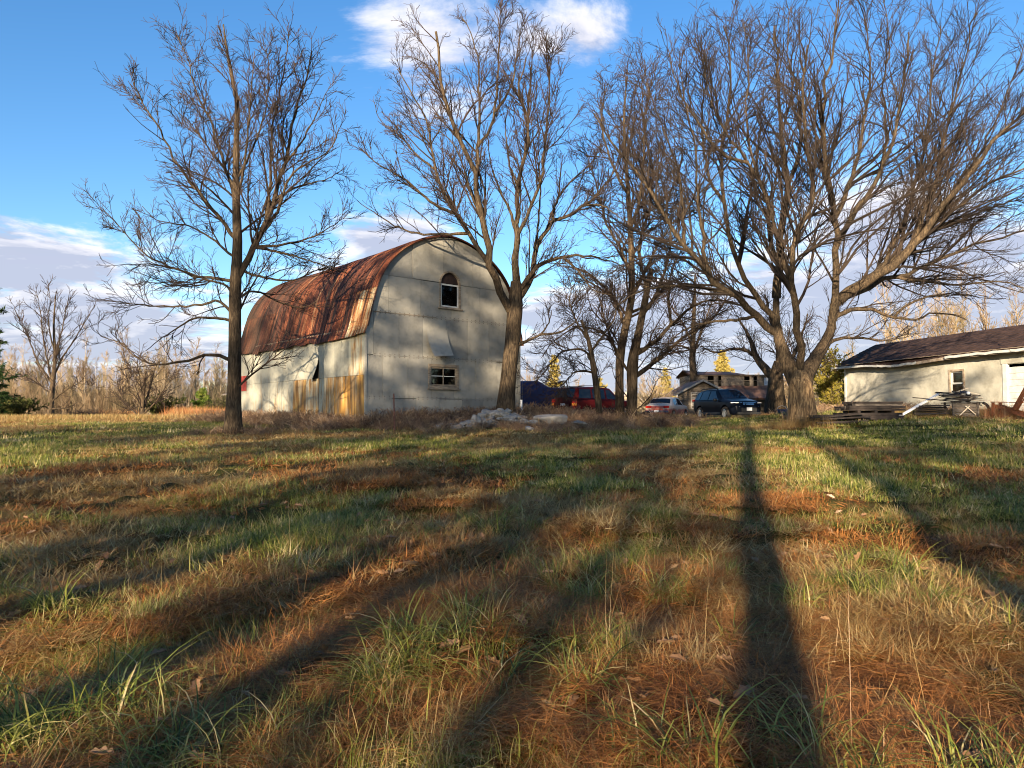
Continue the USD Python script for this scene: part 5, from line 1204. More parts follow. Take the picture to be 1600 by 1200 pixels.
def build_suv():
    p = at(1135, 650, 41.6); rz = math.radians(-76)
    t = thing('parked_suv', 'black sport utility car with bright wheels parked left of the thick trunk', 'car', (p[0], p[1], gz(p[0], p[1]) + 0.0), rz)
    c = Car(top=[(-2.31, 0.95), (-2.24, 1.10), (-1.95, 1.52), (-1.65, 1.63), (-0.7, 1.70), (0.2, 1.665), (0.95, 1.16), (1.5, 1.08), (2.05, 0.98), (2.27, 0.84), (2.32, 0.70)],
            belt=[(-2.3, 1.06), (0.9, 1.0), (2.32, 0.9)], half=[(-2.31, 0.80), (-2.1, 0.90), (-1.4, 0.93), (1.4, 0.93), (2.0, 0.88), (2.32, 0.70)], roof=[(-2.3, 0.88), (-1.7, 0.72), (0.2, 0.72), (1.0, 0.90), (2.32, 0.94)], zlow=0.24, wheels=(-1.35, 1.38), r=0.36, ww=0.23)
    body = paint('suv_paint', (0.003, 0.004, 0.008), (0.005, 0.007, 0.013), 0.3, 0.0)
    obj('body', c.body(), body, t, smooth=32)
    for s in (-1, 1):
        obj('window', c.side(-0.42, 0.78, -0.35, 0.12, s), M['car_glass'], t); obj('window', c.side(-1.38, -0.50, -1.25, -0.43, s), M['car_glass'], t); obj('window', c.side(-1.98, -1.46, -1.72, -1.33, s), M['car_glass'], t)
        obj('sill_cladding', bx(-0.98, 1.0, s * 0.925, s * 0.945, 0.27, 0.40), M['car_black'], t)
        m = trimesh.creation.icosphere(2, 1.0); m.apply_scale([0.09, 0.13, 0.09]); m.apply_translation([0.62, s * 1.04, 1.07]); obj('mirror', m, M['car_black'], t, smooth=True)
        rr = np.array([(-1.75, s * 0.60, 1.66), (-1.6, s * 0.62, 1.70), (-0.7, s * 0.62, 1.745), (0.0, s * 0.62, 1.71), (0.15, s * 0.60, 1.66)]); obj('roof_rail', tubes(rr[None], np.full((1, 5), 0.018), 6), M['car_black'], t)
        obj('headlight', beam((2.02, s * 0.90, 0.90), (2.25, s * 0.56, 0.90), 0.03, 0.055), M['lens_clear'], t)
        obj('lower_lamp', beam((2.21, s * 0.74, 0.66), (2.30, s * 0.56, 0.66), 0.04, 0.09), M['lens_clear'], t)
        m = trimesh.creation.cylinder(0.055, 0.05, sections=14); m.apply_transform(trimesh.transformations.rotation_matrix(np.pi / 2, [0, 1, 0])); m.apply_translation([2.25, s * 0.62, 0.44]); obj('fog_lamp', m, M['lens_clear'], t)
        for x in c.wheels: wheel(t, x, s * 0.82, 0.36, 0.23, M['alloy'], M['tyre'], 10, s)
        obj('tail_light', bx(-2.27, -2.10, s * 0.74, s * 0.90, 1.02, 1.14), M['lens_red'], t)
    obj('windshield', c.screen(0.93, 0.26), M['car_glass'], t); obj('rear_window', c.screen(-2.18, -1.92), M['car_glass'], t)
    for k in range(7):
        y = (k - 3) * 0.135
        fr = trimesh.creation.extrude_polygon(sbox(-0.045, 0.0, 0.045, 0.13).difference(sbox(-0.028, 0.017, 0.028, 0.113)), 0.02, engine='earcut'); V = np.array(fr.vertices)
        obj('grille_slot', (np.stack([2.315 - 0.09 * (abs(y) / 0.4) ** 2 - V[:, 2] * 0.5 - 0.25 * (V[:, 1] - 0.06), y + V[:, 0], 0.78 + V[:, 1]], 1), fr.faces), M['chrome'], t)
    obj('lower_grille', bx(2.26, 2.335, -0.45, 0.45, 0.42, 0.62), M['car_black'], t)
    obj('bumper', bx(2.20, 2.33, -0.66, 0.66, 0.27, 0.40), M['car_black'], t)
    obj('license_plate', bx(2.336, 2.35, -0.155, 0.155, 0.47, 0.64), M['plate'], t)
build_suv()

def build_red():
    p = at(862, 650, 38.5); fw = np.array([0.8, 0.6]); rt = np.array([0.6, -0.8])
    q = p[:2] + rt * 0.9 + fw * 2.25
    t = thing('red_suv', 'dark red boxy sport utility car seen from behind between the barn and the slim trees', 'car', (q[0], q[1], gz(*q) - 0.02), math.atan2(0.6, 0.8))
    c = Car(top=[(-2.25, 1.0), (-2.2, 1.15), (-1.98, 1.66), (-1.85, 1.74), (-0.5, 1.78), (0.35, 1.73), (1.0, 1.16), (1.6, 1.10), (2.1, 1.02), (2.25, 0.8)], belt=[(-2.3, 1.12), (0.9, 1.08), (2.3, 0.95)],
            half=[(-2.25, 0.86), (-2.0, 0.90), (1.6, 0.90), (2.25, 0.78)], roof=[(-2.3, 0.88), (-1.9, 0.78), (0.3, 0.76), (1.0, 0.9), (2.3, 0.94)], zlow=0.30, wheels=(-1.38, 1.40), r=0.36, ww=0.23)
    body = paint('red_paint', (0.05, 0.004, 0.006), (0.08, 0.008, 0.009), 0.4, 0.0)
    obj('body', c.body(), body, t, smooth=32)
    for s in (-1, 1):
        for a in ((-1.95, -1.10, -1.80, -1.05), (-0.98, -0.12, -0.95, -0.08), (0.0, 0.92, 0.02, 0.30)): obj('window', c.side(*a, s), M['car_glass'], t)
        obj('tail_light', bx(-2.275, -2.10, s * 0.70, s * 0.885, 0.92, 1.12), M['lens_red'], t); obj('tail_lamp_lower', bx(-2.275, -2.11, s * 0.70, s * 0.887, 0.80, 0.915), M['lens_amber'], t)
        rr = np.array([(-1.85, s * 0.62, 1.72), (-1.7, s * 0.64, 1.80), (-0.5, s * 0.64, 1.83), (0.1, s * 0.63, 1.79), (0.2, s * 0.62, 1.72)]); obj('roof_rail', tubes(rr[None], np.full((1, 5), 0.022), 6), M['car_black'], t)
        obj('side_moulding', bx(-1.0, 1.0, s * 0.895, s * 0.915, 0.62, 0.70), M['car_black'], t)
        for x in c.wheels: wheel(t, x, s * 0.80, 0.36, 0.23, M['alloy'], M['tyre'], 5, s)
        m = trimesh.creation.icosphere(2, 1.0); m.apply_scale([0.08, 0.12, 0.08]); m.apply_translation([0.75, s * 1.0, 1.12]); obj('mirror', m, body, t, smooth=True)
    obj('rear_window', c.screen(-2.17, -1.99), M['car_glass'], t); obj('windshield', c.screen(0.98, 0.40), M['car_glass'], t)
    obj('rear_bumper', bx(-2.36, -2.20, -0.86, 0.86, 0.42, 0.62), M['car_black'], t)
    obj('license_plate', bx(-2.285, -2.268, -0.155, 0.155, 0.78, 0.92), M['plate'], t)
build_red()

def build_beige():
    p = at(1008, 650, 50); fw = np.array([0.5, 0.866]); rt = np.array([0.866, -0.5]); q = p[:2] + rt * 0.85 + fw * 2.2
    t = thing('old_car', 'old pale car with faded red lower body, parked left of the dark car', 'car', (q[0], q[1], gz(*q)), math.radians(60))
    c = Car(top=[(-2.2, 0.72), (-2.15, 0.88), (-1.75, 0.98), (-1.2, 1.40), (-0.2, 1.46), (0.45, 1.42), (1.05, 0.98), (1.9, 0.9), (2.2, 0.66)], belt=[(-2.2, 0.9), (2.2, 0.86)], half=[(-2.2, 0.80), (-1.9, 0.86), (1.6, 0.86), (2.2, 0.76)],
            roof=[(-2.2, 0.92), (-1.7, 0.9), (-1.1, 0.72), (0.4, 0.72), (1.1, 0.9), (2.2, 0.94)], zlow=0.22, wheels=(-1.30, 1.38), r=0.31, ww=0.19)
    n = {'g': ('geometry', {}), 's': ('separate_xyz', {}), 'n': ('noise_texture', {'scale': 3.0, 'detail': 5.0}), 'z': ('math', {'math_type': 'multiply_add', 'value2': 0.5}), 'r': ('rgb_ramp', {'ramp': [(0.0, (0.24, 0.05, 0.035)), (0.48, (0.34, 0.10, 0.07)), (0.52, (0.36, 0.26, 0.21)), (1.0, (0.50, 0.42, 0.36))]}),
         'o': ('math', {'math_type': 'subtract', 'value2': gz(*q) + 0.62 - 0.25}), 'p': ('principled_bsdf', {'roughness': 0.55})}
    m = mat('beige_paint', n, [('g.position', 's.vector'), ('g.position', 'n.vector'), ('s.z', 'o.value1'), ('n.fac', 'z.value1'), ('o.value', 'z.value3'), ('z.value', 'r.fac'), ('r.color', 'p.base_color')])
    obj('body', c.body(), m, t, smooth=32)
    for s in (-1, 1):
        for a in ((-1.15, -0.40, -0.98, -0.38), (-0.28, 0.85, -0.26, 0.38)): obj('window', c.side(*a, s), M['car_glass'], t)
        for x in c.wheels: wheel(t, x, s * 0.78, 0.31, 0.19, M['alloy'], M['tyre'], 6, s)
        obj('tail_light', bx(-2.215, -2.12, s * 0.42, s * 0.80, 0.70, 0.84), M['lens_red'], t)
    obj('rear_window', c.screen(-1.68, -1.28), M['car_glass'], t); obj('windshield', c.screen(1.0, 0.52), M['car_glass'], t)
    for k in range(5): obj('tail_strip', bx(-2.222, -2.20, -0.40, 0.40, 0.60 + k * 0.05, 0.625 + k * 0.05), M['lens_red'], t)
    obj('bumper', bx(-2.31, -2.17, -0.80, 0.80, 0.40, 0.54), M['chrome'], t); obj('license_plate', bx(-2.33, -2.312, -0.155, 0.155, 0.42, 0.56), M['plate'], t)
build_beige()

def build_tarp():
    p = at(812, 650, 42.5); x0, y0 = p[0] - 0.3, p[1]; z0 = gz(x0 + 1.5, y0)
    t = thing('tarped_load', 'long dark blue tarpaulin covering a high load beside the barn, behind the red car', 'tarpaulin', (x0, y0, z0))
    blue = noisy('blue_tarp', (0.008, 0.018, 0.075), (0.016, 0.034, 0.13), scale=1.5, rough=0.45, bump=0.02, bump_scale=3)
    xs = np.linspace(-2.6, 5.2, 50); tt = np.interp(xs, [-2.6, -2.5, 1.2, 1.45, 1.75, 2.0, 4.9, 5.2], [2.0, 2.22, 2.24, 2.18, 1.98, 1.88, 1.80, 1.55])
    a = np.linspace(0, np.pi, 22); rng = np.random.default_rng(3); V = []
    for x, h in zip(xs, tt):
        y = -1.1 * np.sign(np.cos(a)) * np.abs(np.cos(a)) ** 0.32; z = (h + 0.2) * np.abs(np.sin(a)) ** 0.30 - 0.2
        pts = np.stack([np.full(22, x), y, z], 1); nz = meshkit.fbm(pts * [1.2, 1.6, 1.0], 3, 4) - 0.5
        pts[:, 1] *= 1 + 0.10 * nz; pts[:, 2] += 0.10 * nz * (z > 0.5); pts[:, 0] += 0.1 * nz
        V.append(pts)
    V = np.array(V).reshape(-1, 3); i, j = np.meshgrid(np.arange(49), np.arange(21), indexing='ij')
    obj('tarpaulin', (V, np.stack([i * 22 + j, (i + 1) * 22 + j, (i + 1) * 22 + j + 1, i * 22 + j + 1], -1).reshape(-1, 4)), blue, t, smooth=True)
    rope = np.array([(0.4, -1.2, 0.1), (0.42, -1.14, 1.2), (0.43, -0.95, 2.2), (0.43, 0, 2.33)]); obj('rope', tubes(resample(rope, 14)[None], np.full((1, 14), 0.012), 5), M['birch'], t)
    obj('load', bx(-2.5, 5.0, -0.8, 0.8, -0.1, 1.5), M['car_black'], t)
build_tarp()

# ------------------------------------------------------------------ small things
GREYWOOD = noisy('grey_wood', (0.045, 0.036, 0.03), (0.13, 0.105, 0.085), scale=3, stretch=(1, 1, 4), bump=0.004)
DARKWOOD = noisy('dark_wood', (0.012, 0.009, 0.008), (0.042, 0.031, 0.026), scale=4, bump=0.004)
PALEWOOD = noisy('pale_wood', (0.36, 0.30, 0.23), (0.52, 0.45, 0.36), scale=4)
def lumber():
    rng = np.random.default_rng(41)
    p = at(1357, 650, 25.9); z0 = gz(p[0], p[1])
    t = thing('lumber_stack', 'dark weathered lumber stack in front of the shed end, right of the thick trunk', 'lumber', (p[0], p[1], z0), 0.06)
    for lay in range(9):
        z = 0.05 + lay * 0.078
        if lay in (0, 4):
            for x in (-0.6, 0.0, 0.6): obj('bearer', bx(x - 0.05, x + 0.05, -0.5, 0.5, z - 0.04, z + 0.035), DARKWOOD, t)
            continue
        for j in range(4):
            o = rng.normal(0, 0.04); y = -0.48 + j * 0.25; cut = 0.30 if lay > 6 else 0.0
            obj('plank', beam((-0.98 + cut + o, y + 0.1, z), (0.98 + o + rng.normal(0, 0.03), y + 0.1 + rng.normal(0, 0.01), z + rng.normal(0, 0.004)), 0.235, 0.072), DARKWOOD if (lay + j) % 7 else GREYWOOD, t)
    p = at(1313, 650, 25.5); z0 = gz(p[0], p[1])
    t = thing('plank_pile', 'low loose pile of dark planks with pale ends, left of the lumber stack', 'lumber', (p[0], p[1], z0), -0.15)
    for k in range(12):
        y = rng.uniform(-0.5, 0.5); z = 0.05 + 0.03 * k; o = rng.uniform(-0.25, 0.25)
        obj('plank', beam((-0.9 + o, y, z + rng.normal(0, 0.02)), (0.75 + o, y + rng.normal(0, 0.08), z + 0.08 + rng.normal(0, 0.03)), 0.2, 0.05), GREYWOOD if k == 6 else DARKWOOD, t)
lumber()
def debris():
    rng = np.random.default_rng(42)
    p = at(1502, 650, 26.6); z0 = gz(p[0], p[1])
    t = thing('scrap_heap', 'wooden crate bench heaped with old boards, branches and junk under the shed window', 'scrap heap', (p[0], p[1], z0), -0.2)
    for k in range(3): obj('crate_board', bx(-0.42, 0.42, -0.36, -0.33, 0.02 + k * 0.16, 0.16 + k * 0.16), GREYWOOD, t)
    for x in (-0.42, 0.37): 
        for y in (-0.42, 0.38): obj('crate_leg', bx(x, x + 0.06, y, y + 0.05, -0.1, 0.55), GREYWOOD, t)
    for k in range(4): obj('crate_top', bx(-0.52, 0.52, -0.42 + k * 0.21, -0.23 + k * 0.21, 0.50, 0.53), DARKWOOD, t)
    obj('brace', beam((-0.22, -0.44, 0.06), (0.12, -0.44, 0.40), 0.02, 0.03), PALEWOOD, t); obj('brace', beam((-0.02, -0.46, 0.40), (0.30, -0.46, 0.10), 0.02, 0.03), PALEWOOD, t)
    for k in range(16):
        a = rng.normal(0, 0.35); L = rng.uniform(0.5, 1.5); c = np.array([rng.uniform(-0.35, 0.35), rng.uniform(-0.3, 0.3), 0.56 + 0.022 * k]); d = np.array([math.cos(a), math.sin(a) * 0.6, rng.normal(0, 0.14)])
        obj('scrap_board', beam(c - d * L / 2, c + d * L / 2, rng.uniform(0.05, 0.14), 0.025, rng.normal(0, 0.3)), [DARKWOOD, GREYWOOD, DARKWOOD, PALEWOOD][k % 4], t)
    obj('long_board', beam((-1.55, 0.1, 0.72), (0.0, 0.0, 0.55), 0.12, 0.03), DARKWOOD, t); obj('pole', beam((-1.1, 0.2, 0.55), (0.25, 0.0, 1.05), 0.035, 0.035), PALEWOOD, t); obj('pole', beam((0.32, 0.1, 0.5), (0.12, 0.1, 1.12), 0.04, 0.03), GREYWOOD, t)
    m = trimesh.creation.icosphere(2, 0.16); V = np.array(m.vertices) * [1.4, 1, 0.8]; V += (meshkit.fbm(V * 7, 2)[:, None] - 0.5) * 0.12; obj('plastic_bag', (V + [0.12, -0.05, 0.82], m.faces), plain('black_bag', (0.01, 0.011, 0.015), 0.3), t, smooth=True)
    m = trimesh.creation.icosphere(1, 0.06); m.apply_translation([0.16, -0.25, 0.86]); obj('white_can', m, M['plate'], t)
    hoop = np.array([(0.62 + 0.24 * math.cos(a), -0.1, 0.26 + 0.26 * math.sin(a)) for a in np.linspace(0, 2 * np.pi, 25)]); obj('worn_tyre', tubes(hoop[None], np.full((1, 25), 0.05), 7), M['tyre'], t)
    for k in range(5):
        y = -0.1 + rng.uniform(-0.3, 0.3); obj('low_board', beam((-1.5 + rng.normal(0, 0.1), y, 0.12 + 0.07 * k), (-0.5, y, 0.15 + 0.07 * k), 0.13, 0.05), DARKWOOD, t)
    a = at(1405, 645, 26.6); b = at(1466, 616, 27.2); a[2] = gz(a[0], a[1]) + 0.06
    o = thing('white_pipe', 'white downspout pipe leaning from the grass up onto the scrap heap', 'pipe', a)
    obj('pipe', beam(np.zeros(3), b - a, 0.085, 0.065), M['plate'], o); obj('elbow', beam(np.zeros(3), np.array([-0.14, -0.03, -0.05]), 0.08, 0.06), M['plate'], o)
debris()
def chair():
    p = at(1573, 650, 25.8); z0 = gz(p[0], p[1])
    t = thing('garden_chair', 'rust orange slatted garden chair at the right edge of the photo', 'chair', (p[0], p[1], z0 + 0.10), -2.5)
    w = noisy('chair_wood', (0.16, 0.05, 0.025), (0.30, 0.105, 0.045), scale=5)
    for k in range(5):
        x = (k - 2) * 0.125; top = 1.12 - 0.035 * (k - 2) ** 2
        a = np.array([x * 0.9, 0.26, 0.22]); b = np.array([x * 1.0, 0.66, top]); obj('back_slat', beam(a, b, 0.118, 0.022, 0), w, t)
    for k in range(5): obj('seat_slat', beam((-0.28, -0.28 + k * 0.12, 0.40 - k * 0.032), (0.28, -0.28 + k * 0.12, 0.40 - k * 0.032), 0.10, 0.02), w, t)
    for s in (-1, 1):
        obj('arm', beam((s * 0.36, -0.34, 0.50), (s * 0.36, 0.46, 0.47), 0.14, 0.024), w, t); obj('front_leg', beam((s * 0.31, -0.30, -0.1), (s * 0.31, -0.30, 0.48), 0.03, 0.10), w, t)
        obj('side_rail', beam((s * 0.28, -0.32, 0.38), (s * 0.28, 0.70, 0.0), 0.03, 0.12), w, t)
chair()
def posts():
    p = at(617, 668, 25.4); z0 = gz(p[0], p[1]); h = at(615, 615, 25.4)
    t = thing('steel_post', 'thin rusty steel fence post leaning slightly in front of the barn gable', 'post', (p[0], p[1], z0))
    rust = noisy('post_rust', (0.06, 0.028, 0.022), (0.14, 0.06, 0.045), scale=12)
    top = np.array([h[0] - p[0], 0.03, h[2] - z0]); obj('stem', beam((0, 0, -0.3), top, 0.045, 0.012), rust, t); obj('web', beam((0, 0.018, -0.3), top + [0, 0.018, 0], 0.012, 0.03), rust, t)
    for k in range(8):
        c = top * (0.2 + 0.09 * k); obj('stud', bx(c[0] - 0.012, c[0] + 0.012, c[1] - 0.025, c[1] - 0.008, c[2] - 0.012, c[2] + 0.012), rust, t)
    p = at(815, 655, 31.5); z0 = gz(p[0], p[1])
    t = thing('white_stake', 'short white stake standing at the right foot of the barn', 'post', (p[0], p[1], z0))
    obj('stake', bx(-0.04, 0.04, -0.02, 0.02, -0.2, at(815, 626, 31.5)[2] - z0), M['plate'], t); obj('cap', bx(-0.05, 0.05, -0.03, 0.03, at(815, 626, 31.5)[2] - z0 + 0.003, at(815, 626, 31.5)[2] - z0 + 0.03), M['plate'], t)
    p = at(1222, 655, 33); z0 = gz(p[0], p[1])
    t = thing('blue_tub', 'small dark blue tub in the grass left of the thick trunk', 'tub', (p[0], p[1], z0))
    b = plain('blue_plastic', (0.02, 0.05, 0.13), 0.4)
    pr = np.array([(0.0, 0.0), (0.15, 0.0), (0.21, 0.28), (0.225, 0.28), (0.225, 0.30), (0.195, 0.30), (0.14, 0.02), (0.0, 0.02)]); a = np.arange(20) * 2 * np.pi / 20
    V = np.stack([pr[None, :, 0] * np.cos(a)[:, None], pr[None, :, 0] * np.sin(a)[:, None], np.broadcast_to(pr[None, :, 1], (20, 8))], -1).reshape(-1, 3); i, j = np.meshgrid(np.arange(20), np.arange(7), indexing='ij')
    obj('tub', (V, np.stack([i * 8 + j, ((i + 1) % 20) * 8 + j, ((i + 1) % 20) * 8 + j + 1, i * 8 + j + 1], -1).reshape(-1, 4)), b, t, smooth=40)
    hd = np.array([(0.215 * math.cos(q), 0, 0.29 + 0.16 * math.sin(q)) for q in np.linspace(0, np.pi, 12)]); obj('handle', tubes(hd[None], np.full((1, 12), 0.006), 5), M['plate'], t)
    p = at(1010, 655, 34); z0 = gz(p[0], p[1])
    t = thing('worn_tyre', 'black tyre standing on edge between the slim trees and the old car', 'tyre', (p[0], p[1], z0 + 0.28), 0.5)
    hoop = np.array([(0.24 * math.cos(q), 0, 0.24 * math.sin(q)) for q in np.linspace(0, 2 * np.pi, 33)]); obj('tyre', tubes(hoop[None], np.full((1, 33), 0.095), 10), M['tyre'], t, smooth=True)
posts()

def stone(rng, r, squash):
    m = trimesh.creation.icosphere(2, 1.0); V = np.array(m.vertices); off = rng.uniform(0, 90)
    for _ in range(11):
        d = unit(rng.normal(size=3)); c = rng.uniform(0.48, 0.82); h = V @ d; V = V - np.clip(h - c, 0, None)[:, None] * d
    V = V * (0.85 + 0.3 * meshkit.fbm(V * 1.6 + off, 3)[:, None])
    return V * r * squash, m.faces
def rubble():
    rng = np.random.default_rng(44)
    pale = noisy('pale_stone', (0.16, 0.145, 0.125), (0.34, 0.31, 0.27), scale=5, bump=0.02); grey = noisy('grey_stone', (0.12, 0.116, 0.115), (0.25, 0.24, 0.23), scale=4, bump=0.02); brown = noisy('brown_stone', (0.20, 0.14, 0.10), (0.34, 0.26, 0.19), scale=4, bump=0.02)
    p = at(782, 655, 26.6); z0 = gz(p[0], p[1])
    t = thing('rubble_pile', 'pile of pale broken stones at the foot of the forked tree', 'rubble', (p[0], p[1], z0))
    for k in range(130):
        x = rng.normal(0, 0.85); y = rng.normal(0, 0.38); hh = 0.62 * math.exp(-(x / 1.1) ** 2 - (y / 0.55) ** 2); r = rng.uniform(0.08, 0.24) * (1 if k % 3 else 0.7)
        V, f = stone(rng, r, (1.25, 1.0, 0.72)); z = hh * rng.uniform(0.5, 1.0)
        obj('stone', (V + [x, y, z + 0.03], f), [pale, pale, grey, brown][int(rng.integers(4))] if z < 0.3 else [pale, pale, grey][k % 3], t, smooth=14)
    for px, d, r, sq, lab in ((862, 26.3, 0.60, (1.15, 0.7, 0.42), 'large flat grey boulder right of the rubble pile'), (743, 26.0, 0.28, (0.8, 0.8, 1.1), 'upright pale stone at the left end of the rubble pile'), (827, 24.6, 0.17, (1.2, 1, 0.8), 'single small grey stone in the weeds below the rubble pile'),
                              (712, 25.6, 0.24, (1.2, 1, 0.6), 'lone brownish stone in the weeds before the barn gable'), (905, 25.8, 0.22, (1.3, 1, 0.6), 'small pale stone in dry weeds right of the large flat boulder')):
        p = at(px, 660, d); V, f = stone(rng, r, sq)
        s = obj('boulder', (V + [p[0], p[1], gz(p[0], p[1]) + r * sq[2] * 0.55 + (0.22 if 'flat' in lab else 0.1 if 'upright' in lab else 0)], f), grey if 'grey' in lab else brown if 'brown' in lab else pale, smooth=28); tag(s, lab, 'stone')
rubble()
# ------------------------------------------------------------------ grass, litter, weeds
def blades(rng, n, L, w, lean, curl, rad, az=None, rise=0.0, segs=3):
    """n blades in a disc of radius rad: (vertices, faces, tint)."""
    rr = rad * np.sqrt(rng.random(n)); a = rng.uniform(0, 2 * np.pi, n)
    base = np.stack([rr * np.cos(a), rr * np.sin(a), rng.uniform(-0.02, rise, n)], 1)
    phi = rng.uniform(0, 2 * np.pi, n) if az is None else rng.normal(0, az, n)
    Ln = rng.uniform(*L, n); th = np.radians(rng.uniform(*lean, n)); dc = np.radians(rng.uniform(*curl, n)); wd = w * rng.uniform(0.6, 1.3, n)
    side = np.stack([-np.sin(phi), np.cos(phi), np.zeros(n)], 1)
    tw = rng.normal(0, 0.5, n)
    rows = []; p = base
    for k in range(segs + 1):
        half = (side * np.cos(tw)[:, None] + np.array([0, 0, 1.0]) * np.sin(tw)[:, None] * 0.6) * (wd * (1 - (k / segs) ** 1.6) / 2)[:, None]
        if k < segs: rows += [p - half, p + half]
        else: rows += [p]
        d = np.stack([np.cos(phi) * np.sin(th), np.sin(phi) * np.sin(th), np.cos(th)], 1)
        p = p + d * (Ln / segs)[:, None]; th = th + dc; phi = phi + rng.normal(0, 0.12, n)
    V = np.stack(rows, 1); m = V.shape[1]
    f = []
    for k in range(segs - 1): f += [(2 * k, 2 * k + 1, 2 * k + 3), (2 * k, 2 * k + 3, 2 * k + 2)]
    f.append((2 * segs - 2, 2 * segs - 1, 2 * segs))
    Fc = (np.array(f)[None] + (np.arange(n) * m)[:, None, None]).reshape(-1, 3)
    tint = np.repeat(rng.normal(0, 0.20, n), m)
    return V.reshape(-1, 3), Fc, tint

def tufts(rng, n, L, w, lean, curl, rad, clumps, sigma, az=0.9, segs=3):
    """A patch of sward: blades gathered in clumps, each with a height, a lie and a tone of its own."""
    out = []
    per = n // clumps
    for _ in range(clumps):
        r = rad * math.sqrt(rng.random()); a = rng.uniform(0, 6.28); k = rng.uniform(0.55, 1.35); lay = rng.uniform(-12, 14)
        v, f, t = blades(rng, per, (L[0] * k, L[1] * k), w, (max(0, lean[0] + lay), lean[1] + lay), curl, sigma * rng.uniform(0.6, 1.4), az=az, segs=segs)
        b = rng.uniform(0, 6.28); c, s = math.cos(b), math.sin(b)
        v = np.stack([v[:, 0] * c - v[:, 1] * s + r * math.cos(a), v[:, 0] * s + v[:, 1] * c + r * math.sin(a), v[:, 2]], 1)
        out.append((v, f, t + rng.normal(0, 0.17)))
    v, f = join([(o[0], o[1]) for o in out]); return v, f, np.concatenate([o[2] for o in out])

def instancer(name, label, cat, protos, pos, yaw, scale, index, tilt=None):
    pi = UsdGeom.PointInstancer.Define(stage, '/World/' + name)
    tag(pi, label, cat, kind='stuff')
    for k, (v, f, t, m) in enumerate(protos):
        obj('tuft', (v, f), m, pi.GetPrim(), tint=t)
    pi.CreatePrototypesRel().SetTargets([c.GetPath() for c in pi.GetPrim().GetChildren()])
    n = len(pos); q = np.zeros((n, 4)); q[:, 0] = np.cos(yaw / 2); q[:, 3] = np.sin(yaw / 2)
    if tilt is not None:
        qx = np.zeros((n, 4)); qx[:, 0] = np.cos(tilt[:, 0] / 2); qx[:, 1] = np.sin(tilt[:, 0] / 2)
        a, b = qx, q
        q = np.stack([a[:, 0] * b[:, 0] - a[:, 1] * b[:, 1], a[:, 0] * b[:, 1] + a[:, 1] * b[:, 0], -a[:, 1] * b[:, 3], a[:, 0] * b[:, 3]], 1)
    pi.CreatePositionsAttr(Vt.Vec3fArray.FromNumpy(pos.astype(np.float32)))
    pi.CreateOrientationsAttr(Vt.QuathArray([Gf.Quath(float(x[0]), float(x[1]), float(x[2]), float(x[3])) for x in q]))
    pi.CreateScalesAttr(Vt.Vec3fArray.FromNumpy(scale.astype(np.float32)))
    pi.CreateProtoIndicesAttr(Vt.IntArray.FromNumpy(index.astype(np.int32)))

def scatter(rng, n, r0, r1, half=math.radians(44), power=1.0):
    """Points over the wedge in view, between r0 and r1; density per square metre falls as r^-power."""
    u = rng.random(n); e = 2 - power
    r = (r0 ** e + u * (r1 ** e - r0 ** e)) ** (1 / e) if abs(e) > 1e-6 else r0 * (r1 / r0) ** u
    a = rng.uniform(-half, half, n)
    return r * np.sin(a), r * np.cos(a)

BLD = [np.array([[-5.5, 28.0], [0.35, 33.0], [-8.0, 42.6], [-13.9, 37.6]])]
def outside(x, y):
    ok = np.ones(len(x), bool)
    L = np.array([-0.6517, 0.7585]); R = np.array([0.7585, 0.6517])
    for o, la, lb in (((-5.52, 28.0), 7.7, 12.7),):
        dx, dy = x - o[0], y - o[1]; s = dx * R[0] + dy * R[1]; t = dx * L[0] + dy * L[1]
        ok &= ~((s > -0.05) & (s < la + 0.05) & (t > -0.05) & (t < lb + 0.1))
    w = np.array([0.209, -0.978]); nn = np.array([0.978, 0.209]); dx, dy = x - 18.42, y - 41.0
    s = dx * w[0] + dy * w[1]; t = dx * nn[0] + dy * nn[1]; ok &= ~((t > -0.05) & (t < 4.8) & (s > -0.1) & (s < 17))
    return ok
def zone(x, y, scale, seed):
    return meshkit.fbm(np.stack([x * scale, y * scale, np.zeros_like(x)], -1), 3, seed)
def flow(x, y, rng):
    return (meshkit.fbm(np.stack([x * 0.5, y * 0.5, np.zeros_like(x)], -1), 2, 77) - 0.5) * 9.0 + rng.normal(0, 0.5, len(x))

